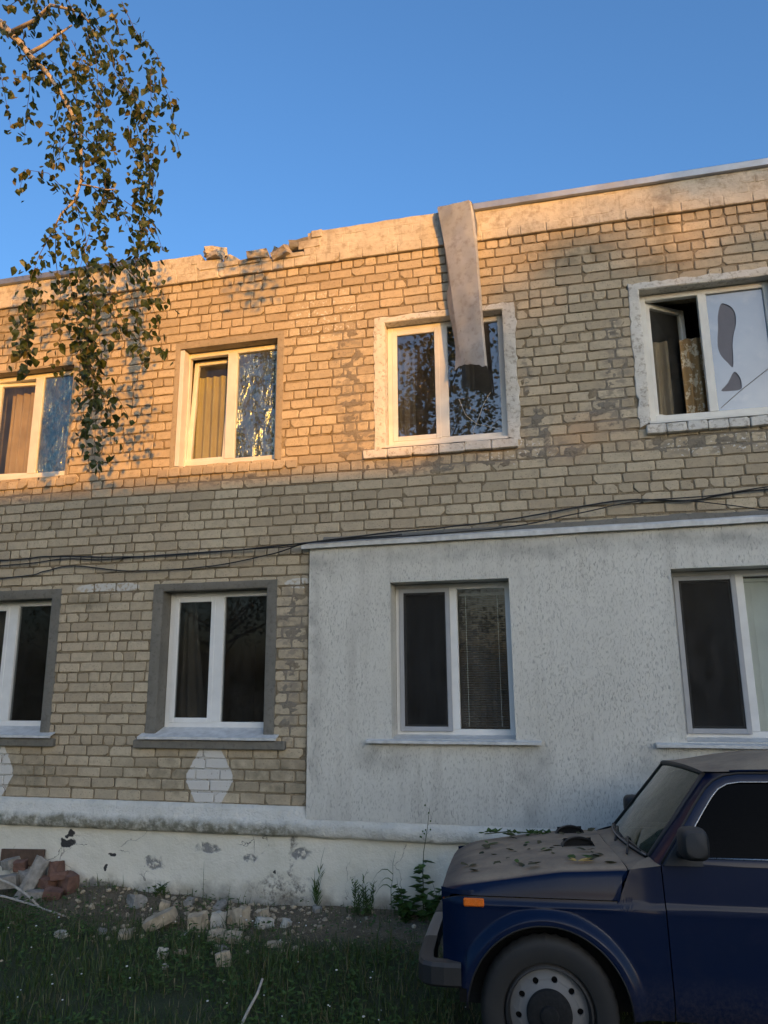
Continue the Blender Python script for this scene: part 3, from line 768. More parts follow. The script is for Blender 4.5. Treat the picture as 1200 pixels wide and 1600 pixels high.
# ------------------------------------------------------------------ sheet torn off the parapet
hs = empty('metal_sheet', (-.82, -.06, 6.6)); tag(hs, 'bent galvanised coping sheet hanging from the parapet over the cracked window', 'metal sheet')
ho = Vector(hs.location)
def sheet_edge(t):
    """left and right edge of the broad face, t from top (0) to bottom (1)"""
    l = Vector((-.985+.212*t+.012*math.sin(t*5), -.135-.03*t+.012*math.sin(t*6), 6.585-1.745*t))
    r = Vector((-.665+.125*t+.018*math.sin(t*4.0+.6), -.225-.045*t+.010*math.sin(t*5+1), 6.565-1.79*t))
    return l, r
P = []
for i in range(30):
    t = i/29; l, r = sheet_edge(t); row = []
    for j in range(9):
        s = j/8; p = l.lerp(r, s); p.y -= .008*math.sin(s*3.14)*(1-t*.4)+.007*nz(t*7, s*3)+.004*nz(t*19, s*5, 3)+.012*max(0, nz(t*3.3, s*1.2, 9))+.010*abs(nz(t*5+s*2.2, 1.7))
        if i == 29: p.z += .012*math.sin(s*5)+.022*nz(s*6, 3)
        if j == 8: p.x += .008*nz(t*13, 5)
        row.append(p-ho)
    P.append(row)
face = MB().grid(P); face.build('face', MT['galv'], hs, True)
P = []
for i in range(30):
    t = i/29; l, r = sheet_edge(t)
    w = .13*(1-.45*max(0, (t-.55)/.45)); k = .03*math.sin(t*9)*(t > .5)
    P.append([l-ho, l+Vector(((-.022-.02*t)*(.15+.85*t)+k*.5, w*.4, .01))-ho, l+Vector(((-.042-.05*t*t)*(.1+.9*t)+k, w*.8, -.02*t))-ho])
MB().grid(P).build('side_flange', MT['galv'], hs, True)
P = []
for i in range(30):
    t = i/29; l, r = sheet_edge(t); b = .05*math.exp(-((t-.12)/.12)**2)
    P.append([r-ho, r+Vector((.014+b*.6, .012+b, -.002))-ho, r+Vector((.020+b*.3, .03, -.035 if i == 29 else 0))-ho])
MB().grid(P).build('side_lip', MT['galv'], hs, True)
P = []
for j in range(9):
    s = j/8; l, r = sheet_edge(0); p = l.lerp(r, s)
    P.append([p-ho, Vector((p.x, -.10, 6.632))-ho, Vector((p.x, .05, 6.640))-ho, Vector((p.x+.02, .25, 6.645))-ho])
MB().grid(P).build('top_fold', MT['galv'], hs, True)

random.seed(21)
# ------------------------------------------------------------------ loose bricks on the broken parapet
def loose_brick(name, loc, rot, dims, mat, label, cat, group=None, rough=.02, sub=None, parent=None):
    bm = bmesh.new(); bmesh.ops.create_cube(bm, size=1)
    bmesh.ops.subdivide_edges(bm, edges=list(bm.edges), cuts=2, use_grid_fill=True)
    sd_ = U(0, 90)
    for v in bm.verts:
        c = v.co.copy(); corner = sum(abs(abs(q)-.5) < .01 for q in c)
        k = 1-.05*(corner == 3)-.02*(corner == 2)
        v.co = Vector((c.x*dims[0], c.y*dims[1], c.z*dims[2]))*k
        v.co += rough*Vector((nz(c.x*3, c.y*3, c.z*3+sd_), nz(c.x*3+9, c.y*3, c.z*3+sd_), nz(c.x*3, c.y*3+9, c.z*3+sd_)))
    me = bpy.data.meshes.new(name); bm.to_mesh(me); bm.free(); me.materials.append(mat)
    o = link(name, me, parent); o.location = loc; o.rotation_euler = rot
    if label: tag(o, label, cat, group)
    return o
G = 'loose bricks on the broken parapet'
loose_brick('broken_brick', (-3.52, .06, 6.595), (.08, -.12, .55), (.25, .12, .088), MT['parapet'], 'cream brick lying askew on top of another on the parapet', 'brick', G)
loose_brick('broken_brick', (-3.49, .0, 6.512), (-.1, .1, -.5), (.20, .12, .09), MT['parapet'], 'turned brick right under the topmost loose brick of the parapet', 'brick', G)
loose_brick('broken_brick', (-3.33, .16, 6.46), (.1, .25, .9), (.24, .12, .14), MT['brick'], 'grey broken block behind the topmost loose brick', 'brick', G)
loose_brick('broken_brick', (-2.79, .05, 6.475), (.2, .5, .4), (.10, .09, .09), MT['plaster_grey'], 'small dark brick stub standing alone on the gap of the parapet', 'brick', G)
loose_brick('broken_brick', (-2.50, .04, 6.52), (.05, -.12, .1), (.25, .12, .10), MT['plaster_grey'], 'dark weathered brick against the higher end of the parapet', 'brick', G)
loose_brick('broken_brick', (-2.98, -.012, 6.43), (.1, -.1, .25), (.24, .12, .09), MT['parapet'], 'cream brick tilted forward in the gap left of the dark stub', 'brick', G)
loose_brick('broken_brick', (-2.70, -.02, 6.40), (.1, -.25, -.3), (.20, .12, .10), MT['parapet'], 'cracked cream brick leaning out below the dark weathered brick', 'brick', G)

# ------------------------------------------------------------------ cables on the facade
def cable(pts, r, label, sag=.0):
    Q = []
    for i in range(len(pts)-1):
        a, b = Vector(pts[i]), Vector(pts[i+1])
        p0, p3 = Vector(pts[max(i-1, 0)]), Vector(pts[min(i+2, len(pts)-1)])
        for k in range(10):
            t = k/10
            Q.append(.5*((2*a)+(b-p0)*t+(2*p0-5*a+4*b-p3)*t*t+(3*a-3*b+p3-p0)*t**3))
    Q.append(Vector(pts[-1]))
    o = MB().tube([(p.x, p.y, p.z+.004*nz(p.x*4, r*900)) for p in Q], r, 6).build('cable', MT['cable'], None, True)
    tag(o, label, 'cable', 'black cables strung along the facade'); return o
cable([(-8.9,-.03,3.2),(-5.83,-.035,3.215),(-5.24,-.03,3.235),(-4.29,-.035,3.185),(-3.3,-.04,3.19),(-2.42,-.115,3.215),(-1.59,-.12,3.27),(-.98,-.10,3.30),(-.39,-.06,3.35),(.56,-.03,3.47),(1.14,-.03,3.43),(1.76,-.03,3.49),(4.5,-.03,3.55)], .0075, 'topmost black cable running above the grey rendered section')
cable([(-8.9,-.02,3.1),(-5.8,-.03,3.16),(-5.1,-.03,3.20),(-4.6,-.03,3.17),(-3.9,-.03,3.19),(-2.6,-.06,3.20),(-2.3,-.125,3.215),(-1.3,-.12,3.235),(-.4,-.115,3.27),(.2,-.10,3.36),(.7,-.04,3.45),(1.3,-.05,3.46),(2,-.04,3.52),(4.5,-.03,3.6)], .006, 'middle black cable that drapes over the white flashing')
cable([(-8.9,-.02,2.9),(-5.81,-.03,3.02),(-5.27,-.03,3.08),(-4.93,-.03,3.12),(-4.21,-.04,3.035),(-3.36,-.045,3.05),(-2.75,-.06,3.13),(-2.36,-.115,3.21),(-2.1,-.12,3.23),(-1.4,-.115,3.25)], .0065, 'lowest sagging black cable above the grey-framed lower window')
cable([(.9,-.035,3.45),(1.2,-.06,3.41),(1.5,-.10,3.34),(1.8,-.13,3.28),(2.6,-.13,3.2)], .005, 'thin black cable dropping towards the picture edge over the flashing')

# ------------------------------------------------------------------ rubble at the foot of the wall
MT['red_brick'] = simple('red_brick', (.165,.09,.066), .92, .4, 14, .6)
MT['pale_chunk'] = simple('pale_brick_chunk', (.45,.365,.25), .92, .35, 14, .5)
MT['white_chunk'] = simple('white_plaster_chunk', (.50,.465,.39), .9, .3, 16, .5)
MT['concrete'] = simple('rough_concrete', (.30,.275,.235), .95, .35, 20, .9)
def chunk(name, x, y, dims, rot, mat, label, cat, group, sink=.32, rough=.35):
    dims = tuple(.74*d for d in dims)
    return loose_brick(name, (x, y, gz(x, y)+dims[2]*(.5-sink)), rot, dims, mat, label, cat, group, .22*min(dims))
    V, F = ICO2; s = U(0, 99); m = MB()
    vs = []
    for p in V:
        q = Vector((max(-.72, min(.72, p.x)), max(-.72, min(.72, p.y)), max(-.7, min(.7, p.z))))*1.25
        q *= 1+rough*.5*nz(p.x*1.4+s, p.y*1.4, p.z*1.4)+rough*.3*nz(p.x*3.5+s, p.y*3.5, p.z*3.5)
        vs.append((q.x*dims[0]/2, q.y*dims[1]/2, q.z*dims[2]/2))
    m.add(vs, F); o = m.build(name, mat, None)
    o.location = (x, y, gz(x, y)+dims[2]*(.5-sink)); o.rotation_euler = rot
    tag(o, label, cat, group); return o
GR = 'rubble fallen from the parapet'
o = loose_brick('fallen_brick', (-3.28, -.80, .075), (.15, -.42, .12), (.25, .12, .088), MT['pale_chunk'], 'whole tan brick lying tilted in the grass beside the rubble heap', 'brick', GR, .008)
C = [(-2.99,-.72,(.17,.16,.24),'pale_chunk','tall cream brick chunk standing behind the tilted whole brick'),
 (-2.86,-.62,(.13,.13,.22),'white_chunk','narrow white chunk second in the row of upright pieces'),
 (-2.74,-.48,(.22,.16,.22),'pale_chunk','largest cream chunk at the foot of the white plinth'),
 (-2.66,-.92,(.34,.15,.11),'pale_chunk','long flat tan chunk in front of the upright pieces'),
 (-2.62,-.30,(.14,.12,.12),'pale_chunk','rounded cream chunk close to the stained plinth'),
 (-2.50,-.52,(.18,.14,.13),'white_chunk','white chunk rightmost of the rubble heap'),
 (-3.46,-1.00,(.20,.13,.08),'pale_chunk','low flat cream chunk half sunk in the grass'),
 (-2.96,-1.32,(.12,.10,.12),'white_chunk','white-faced chunk in the grass below the whole brick'),
 (-2.85,-1.26,(.10,.08,.07),'pale_chunk','small tan chunk touching the white-faced one in the grass'),
 (-2.45,-1.38,(.13,.09,.16),'pale_chunk','cream wedge standing alone in the green grass'),
 (-3.50,-.34,(.12,.10,.11),'pale_chunk','small cream lump by the green tuft at the plinth'),
 (-3.80,-.30,(.26,.16,.14),'concrete','brownish block leaning at the plinth under the crack'),
 (-3.95,-1.12,(.12,.09,.08),'white_chunk','white lump in the grass leftmost of the pale pieces'),
 (-2.32,-.50,(.09,.08,.10),'white_chunk','small white lump apart from the heap near the dirt strip'),
 (-2.23,-.98,(.17,.09,.05),'pale_chunk','thin flat sliver where grass meets the dirt strip'),
 (-3.01,-.90,(.06,.05,.05),'white_chunk','tiny white piece just in front of the tall cream chunk'),
 (-2.82,-1.52,(.06,.05,.05),'white_chunk','tiny white piece nearest of those in the grass'),
 (-3.36,-.16,(.22,.10,.07),'concrete','grey flat piece along the foot of the plinth'),
 (-3.05,-.20,(.20,.10,.09),'concrete','grey crumbled piece at the plinth behind the heap'),
 (-2.18,-.14,(.12,.09,.08),'concrete','brown crumbled lump below the stained plinth corner'),
 (-2.58,-1.12,(.09,.07,.06),'concrete','small grey lump in front of the long flat chunk'),
 (-3.70,-.95,(.14,.09,.04),'concrete','flat grey sliver in the grass left of the whole brick')]
for (x, y, d, mt, lb) in C: chunk('rubble_chunk', x, y, d, (U(-.3,.3), U(-.3,.3), U(0,6)), MT[mt], lb, 'rubble', GR)
GB = 'old bricks piled under the vent'
R = [(-5.28,-.10,.24,(.16,.12,.09),'concrete','grey brown piece at the left end of the brick pile'),
 (-5.15,-.13,.235,(.11,.10,.09),'red_brick','pinkish rounded brick piece under the brown sheet'),
 (-4.78,-.10,.20,(.11,.10,.13),'red_brick','brown red brick on end right of the concrete slab'),
 (-4.69,-.17,.145,(.15,.11,.07),'red_brick','bright orange brick bat on top of the pile'),
 (-4.82,-.16,.09,(.15,.11,.10),'red_brick','brown brick in the middle of the pile'),
 (-4.61,-.14,.07,(.18,.11,.16),'red_brick','large pink red brick at the right end of the pile'),
 (-4.66,-.28,.02,(.16,.11,.07),'red_brick','flat brick at the front of the pile'),
 (-4.82,-.30,.01,(.18,.12,.09),'concrete','grey red brick front centre of the pile'),
 (-5.20,-.22,.10,(.20,.12,.11),'concrete','dark brick at the back of the pile behind the sticks'),
 (-5.05,-.15,.14,(.16,.12,.10),'concrete','grey block between the sheet and the leaning slab')]
for (x, y, z, d, mt, lb) in R:
    o = loose_brick('old_brick', (x, y, gz(x, y)+z*.9+.03), (U(-.25,.25), U(-.25,.25), U(-.5,.5)), d, MT[mt], lb, 'brick', GB, .012)
loose_brick('concrete_slab', (-4.95, -.20, .14), (-.35, .38, .2), (.13, .08, .40), MT['concrete'], 'rough grey concrete piece leaning upright on the brick pile', 'concrete', None, .03)
o = MB().box(-.24, .24, -.012, .012, -.075, .075, None, .004).build('rusty_sheet', MT['wood_dark'], None); o.location = (-5.19, -.065, .295); o.rotation_euler = (-.08, -.03, 0)
tag(o, 'dark brown rusty sheet covering the vent above the brick pile', 'metal sheet')
MT['dry_wood'] = simple('dry_pale_wood', (.42,.38,.32), .85, .3, 25, .3)
def stick(pts, r, label):
    o = MB().tube([Vector(p)+Vector((0, 0, .004*nz(i*1.7, 3))) for i, p in enumerate(pts)], [r*(1-.35*i/len(pts)) for i in range(len(pts))], 7).build('stick', MT['dry_wood'], None, True)
    tag(o, label, 'stick', 'dry sticks on the ground')
stick([(-5.5,-.42,.22),(-5.2,-.40,.20),(-5.0,-.42,.155),(-4.8,-.46,.09),(-4.62,-.52,.02)], .013, 'pale dry stick arching down over the brick pile')
stick([(-5.4,-.5,.10),(-5.0,-.50,.075),(-4.7,-.55,.045),(-4.45,-.63,.03),(-4.2,-.72,.02)], .011, 'pale dry stick lying flat in front of the brick pile')
stick([(-1.93,-2.26,.0),(-1.91,-2.2,.07),(-1.88,-2.13,.14),(-1.865,-2.09,.21)], .010, 'short white stick standing up out of the foreground grass')
# crumbs of mortar
m = MB()
for i in range(1300):
    x = random.gauss(-3.0, .75); y = -abs(random.gauss(0, .55))-.03
    if x > -.6 or x < -5: continue
    s = .003+.024*RND()**5; V, F = ICO1
    m.add([(x+p.x*s*U(.7,1.3), y+p.y*s*U(.7,1.3), gz(x, y)+s*.4+p.z*s*.7) for p in V], F)
tag(m.build('rubble_crumbs', MT['pale_chunk'], None), 'crumbs of mortar and brick scattered on the bare soil', 'rubble', kind='stuff')

random.seed(22)
# ------------------------------------------------------------------ grass and weeds
def leaf_mat(name, a, b, rough=.55, trans=.25, autumn=None):
    t = NT(name)
    g = t.n('ShaderNodeNewGeometry'); oi = t.n('ShaderNodeObjectInfo')
    r = t.math('FRACT', t.math('ADD', g.outputs['Random Per Island'], t.math('MULTIPLY', oi.outputs['Random'], 3.7)))
    c = t.mix(r, a, b)
    if autumn: c = t.mix(t.mr(r, .82, .9), c, autumn)
    t.set(t.b.inputs['Base Color'], c); t.b.inputs['Roughness'].default_value = rough
    tr = t.n('ShaderNodeBsdfTranslucent', {0: t.mix(.5, c, (.12,.14,.02))})
    mx = t.n('ShaderNodeMixShader', {0: trans, 1: t.b.outputs[0], 2: tr}); t.t.links.new(mx.outputs[0], t.o.inputs['Surface'])
    return t.m
MT['grass'] = leaf_mat('grass_blades', (.030,.066,.012), (.085,.13,.028), autumn=(.20,.165,.08))
MT['weed'] = leaf_mat('weed_leaves', (.03,.08,.014), (.08,.145,.03))
MT['birch_leaf'] = leaf_mat('birch_leaves', (.026,.046,.012), (.066,.092,.022), .45, .30, (.13,.11,.028))
MT['stem'] = simple('weed_stem', (.07,.09,.035), .8, .25, 20, 0)
MT['bark'] = simple('pale_birch_bark', (.40,.34,.27), .8, .35, 14, .4)
MT['twig'] = simple('brown_twig', (.075,.052,.036), .8, .3, 20, 0)
MT['flower'] = simple('white_flower', (.7,.7,.66), .7, .05, 20, 0)
def soil_mask(x, y):
    n = nz(x*1.1, y*1.6, 4)
    if y > -.62+.3*n and -4.6 < x < .2: return .24 if y < -.15 else .55
    if y > -.95+.35*n and -4.4 < x < -.2: return .55
    return 1.0
def blade(m, x, y, h, w, a, lean, z=None):
    z = gz(x, y)-.01 if z is None else z
    ca, sa = math.cos(a), math.sin(a); px, py = -sa*w, ca*w
    o = len(m.v); b = lean
    for t, k in ((0, 1), (.5, .8), (.82, .45)):
        cx, cy, cz = x+ca*b*t*t, y+sa*b*t*t, z+h*t*(1-.18*t*lean/h)
        m.v.append((cx-px*k, cy-py*k, cz)); m.v.append((cx+px*k, cy+py*k, cz))
    m.v.append((x+ca*b, y+sa*b, z+h*(1-.2*lean/h)))
    m.f += [(o, o+1, o+3, o+2), (o+2, o+3, o+5, o+4), (o+4, o+5, o+6)]
def car_zone(x, y): return x > -.75 and -2.75 < y < -.85
m = MB(); cnt = 0
while cnt < 46000:
    x = U(-5.4, 3.2); y = -3.9*(RND()**.85)-.02
    if RND() > soil_mask(x, y)*(.55+.75*nz(x*2.2, y*2.2, 9)+.25): continue
    near = 1 if y < -.9 else .75
    h = U(.035, .12)*near*(1.15+.6*nz(x*1.2, y*1.2, 20)); h *= 1.7 if RND() < .07 else 1
    if car_zone(x, y): h *= .5
    blade(m, x, y, max(.02, h), U(.0016, .0038), U(0, 6.28), U(.15, .8)*h); cnt += 1
grass = m.build('grass', MT['grass'], None); tag(grass, 'short dark green grass growing over the foreground', 'grass', kind='stuff')
def leaflet(m, p, d, up_, L, W, fold=.25):
    """one leaf: 6 points, folded along the midrib"""
    d = Vector(d).normalized(); s = d.cross(Vector(up_))
    s = s.normalized() if s.length > 1e-4 else Vector((1, 0, 0)); n = s.cross(d)
    p = Vector(p); o = len(m.v)
    mid = p+d*L*.42-n*W*fold
    for q in (p, p+d*L*.30+s*W*.5, p+d*L*.62+s*W*.36, p+d*L-n*L*.08, p+d*L*.62-s*W*.36, p+d*L*.30-s*W*.5, mid): m.v.append(tuple(q))
    m.f += [(o, o+1, o+6), (o+1, o+2, o+6), (o+2, o+3, o+6), (o+3, o+4, o+6), (o+4, o+5, o+6), (o+5, o, o+6)]
m = MB(); cnt = 0
while cnt < 9000:
    x = U(-5.4, 3.0); y = -3.6*(RND()**.9)-.05
    if RND() > soil_mask(x, y)*(.5+1.2*nz(x*1.6, y*1.6, 31)): continue
    z = gz(x, y)+U(.01, .085); a = U(0, 6.28)
    if car_zone(x, y): continue
    leaflet(m, (x, y, z), (math.cos(a), math.sin(a), U(-.2, .6)), (0, 0, 1), U(.02, .055), U(.014, .034)); cnt += 1
cl = m.build('ground_cover', MT['weed'], None); tag(cl, 'low broad-leaved weeds mixed into the grass', 'weeds', kind='stuff')
m = MB()
for i in range(60):
    x = U(-4.6, -.2); y = U(-2.6, -.5); z = gz(x, y)+U(.05, .13); s = U(.004, .009)
    m.add([(x+p.x*s, y+p.y*s, z+p.z*s*.6) for p in ICO1[0]], ICO1[1])
tag(m.build('grass_flowers', MT['flower'], None), 'tiny white flowers dotted through the grass', 'flowers', kind='stuff')

MT['straw'] = leaf_mat('dry_straw', (.16,.12,.065), (.34,.27,.16), .9, .1)
m = MB()
for i in range(2600):
    x = U(-4.9, -.3); y = -abs(random.gauss(.45, .32))-.02; a = U(0, 6.28); L = U(.03, .13); z = gz(x, y)+U(.003, .02); w = U(.0012, .003)
    ca, sa = math.cos(a), math.sin(a); e = U(-.01, .03)
    m.add([(x-sa*w, y+ca*w, z), (x+sa*w, y-ca*w, z), (x+ca*L+sa*w*.4, y+sa*L-ca*w*.4, z+e), (x+ca*L-sa*w*.4, y+sa*L+ca*w*.4, z+e)], [(0, 1, 2, 3)])
tag(m.build('straw_litter', MT['straw'], None), 'dry straw and stalks lying on the bare soil strip', 'straw', kind='stuff')
def weed(x, y, h, label, style):
    root = empty('weed', (x, y, gz(x, y)-.01)); tag(root, label, 'weed', 'weeds at the foot of the plinth')
    ns = {'tall': 1, 'stalk': 1, 'spiky': 4, 'bush': 16, 'grassy': 1, 'tuft': 6, 'leafy': 5}[style]
    for i in range(ns):
        hh = h*(1 if i == 0 else U(.45, .9)); lx, ly = U(-.12, .12)*hh*(1 if ns == 1 else 2.2), U(-.15, .1)*hh
        b = (U(-.02, .02)*ns**.5, U(-.02, .02), 0)
        path = [(b[0]+lx*t*t+.012*nz(t*4, i, x), b[1]+ly*t*t, hh*t) for t in (0, .2, .4, .6, .8, 1)]
        if style == 'tall': path = [(b[0]+t*t*.08+.008*math.sin(t*9), b[1]-.05*t, hh*t) for t in (0, .2, .4, .6, .8, 1)]
        MB().tube(path, [.004*(1-.6*k/5)*(1.3 if style == 'tall' else .8) for k in range(6)], 5).build('stem', MT['stem'], root, True)
        lf = MB()
        def at(t):
            k = min(4, int(t*5)); f = t*5-k; return Vector(path[k]).lerp(Vector(path[k+1]), f)
        n = {'tall': 36, 'stalk': 9, 'spiky': 9, 'bush': 13, 'grassy': 7, 'tuft': 6, 'leafy': 16}[style]
        for k in range(n):
            if style == 'tall': t = .04+.5*(k/n)**1.2; L, W = U(.09, .15)*(1.1-.6*t), U(.06, .095)*(1.1-.7*t)
            elif style == 'stalk': t = .1+.85*k/n; L, W = U(.02, .04), U(.006, .012)
            elif style == 'spiky': t = .1+.6*k/n; L, W = U(.07, .13), U(.010, .016)
            elif style == 'bush': t = .1+.85*k/n; L, W = U(.03, .06), U(.010, .02)
            elif style == 'grassy': t = .1+.75*k/n; L, W = U(.10, .19), U(.008, .013)
            elif style == 'leafy': t = .05+.85*k/n; L, W = U(.06, .11), U(.04, .065)
            else: t = .3+.6*k/n; L, W = U(.03, .06), U(.02, .035)
            a = U(0, 6.28); p = at(t)
            d = Vector((math.cos(a), math.sin(a), {'spiky': 1.6, 'grassy': .9, 'bush': .9, 'tuft': .5}.get(style, U(-.35, .35))))
            if style == 'grassy':
                pts = [p+Vector((math.cos(a)*L*s, math.sin(a)*L*s*.6, L*(1.1*s-1.5*s*s))) for s in (0, .25, .5, .75, 1)]
                o = len(lf.v)
                for q_, q in enumerate(pts):
                    wv = W*(1-.2*q_)*.5; lf.v += [tuple(q+Vector((0, 0, wv))), tuple(q-Vector((0, 0, wv)))]
                lf.f += [(o+2*q_, o+2*q_+1, o+2*q_+3, o+2*q_+2) for q_ in range(4)]
            else: leaflet(lf, p, d, (0, 0, 1), L, W)
        if style == 'tall':
            tip = Vector(path[-1])
            for k in range(9):
                t = U(.66, 1.0); p = at(min(t, .999)); q = p+Vector((U(-.05, .05), U(-.04, .04), U(.0, .05)))
                lf.add([(p.x, p.y, p.z), (p.x+.003, p.y, p.z), (q.x, q.y, q.z)], [(0, 1, 2)])
                lf.add([(q.x+v.x*.008, q.y+v.y*.008, q.z+v.z*.009) for v in ICO1[0]], ICO1[1])
        lf.build('leaves', MT['weed'], root)
weed(-3.11, -.36, .42, 'thin dark stalk rising in front of the rubble heap', 'stalk')
weed(-2.93, -.34, .24, 'short thin stalk among the rubble chunks', 'stalk')
weed(-2.22, -.12, .52, 'spiky narrow-leaved weed below the corner of the render', 'spiky')
weed(-1.76, -.18, .36, 'low bushy weed between the spiky and the drooping weeds', 'bush')
weed(-1.52, -.12, .52, 'slender grass-like weed with drooping blades on the plinth', 'grassy')
weed(-1.26, -.12, .86, 'tallest weed with broad leaves and seed head before the moulding', 'tall')
weed(-1.40, -.22, .32, 'dark broad-leaved weed at the foot of the tallest weed', 'leafy')
weed(-3.68, -.10, .15, 'small green tuft at the foot of the plinth', 'tuft')
weed(-1.12, -.26, .34, 'low leafy weed nearest the car bumper', 'leafy')

random.seed(25)
# ------------------------------------------------------------------ the birch whose branch hangs in
birch = empty('birch_tree', (-6.4, -2.6, 0)); tag(birch, 'birch with drooping leafy branch hanging before the house', 'tree')
bo = Vector(birch.location)
def br(path, r0, r1, name='branch', mat='bark', n=7):
    k = len(path); Q = []
    return MB().tube([Vector(p)-bo for p in path], [r0+(r1-r0)*i/(k-1) for i in range(k)], n).build(name, MT[mat], birch, True)
br([(-6.4,-2.6,-.2),(-6.42,-2.6,1),(-6.3,-2.6,3),(-6.35,-2.55,5),(-6.2,-2.6,7),(-6.1,-2.6,9),(-5.9,-2.5,11)], .16, .05, 'trunk', 'bark', 12)
YB = -1.9
main = [(-6.2,-2.6,7.6),(-5.8,-2.3,8.15),(-5.32,-1.98,8.30),(-4.85,-1.9,8.04),(-4.6,-1.87,7.76),(-4.48,-1.9,7.59),(-4.25,-1.92,7.33),(-4.09,-1.9,7.09),(-3.99,-1.88,6.9),(-3.85,-1.9,6.64),(-3.81,-1.92,6.44),(-3.79,-1.9,6.15),(-3.85,-1.88,5.97),(-3.96,-1.9,5.84),(-4.0,-1.9,5.75)]
MB().tube([Vector(p)-bo for p in main], [.05,.045,.04,.036,.03,.027,.022,.019,.017,.015,.014,.013,.011,.009,.006], 8).build('branch', MT['bark'], birch, True)
br([(-4.69,-1.9,7.90),(-4.41,-1.95,7.9),(-4.21,-2.0,7.97),(-3.94,-1.95,7.88),(-3.79,-1.9,7.7)], .022, .008)
br([(-4.5,-1.88,7.62),(-4.36,-1.85,7.72),(-4.25,-1.83,7.82),(-4.13,-1.8,7.93)], .020, .008)
br([(-3.80,-1.9,6.10),(-3.68,-1.92,6.05),(-3.53,-1.9,6.00),(-3.45,-1.9,5.99)], .009, .004)
br([(-6.2,-2.6,8.4),(-5.2,-3.4,8.9),(-4.2,-4.0,9.05),(-3.3,-4.05,8.95),(-2.6,-4.1,8.8)], .04, .01)
br([(-6.2,-2.6,8.6),(-5.0,-2.9,9.0),(-3.5,-3.1,8.9),(-2.0,-3.2,8.3),(-1.2,-3.2,7.7)], .05, .01)
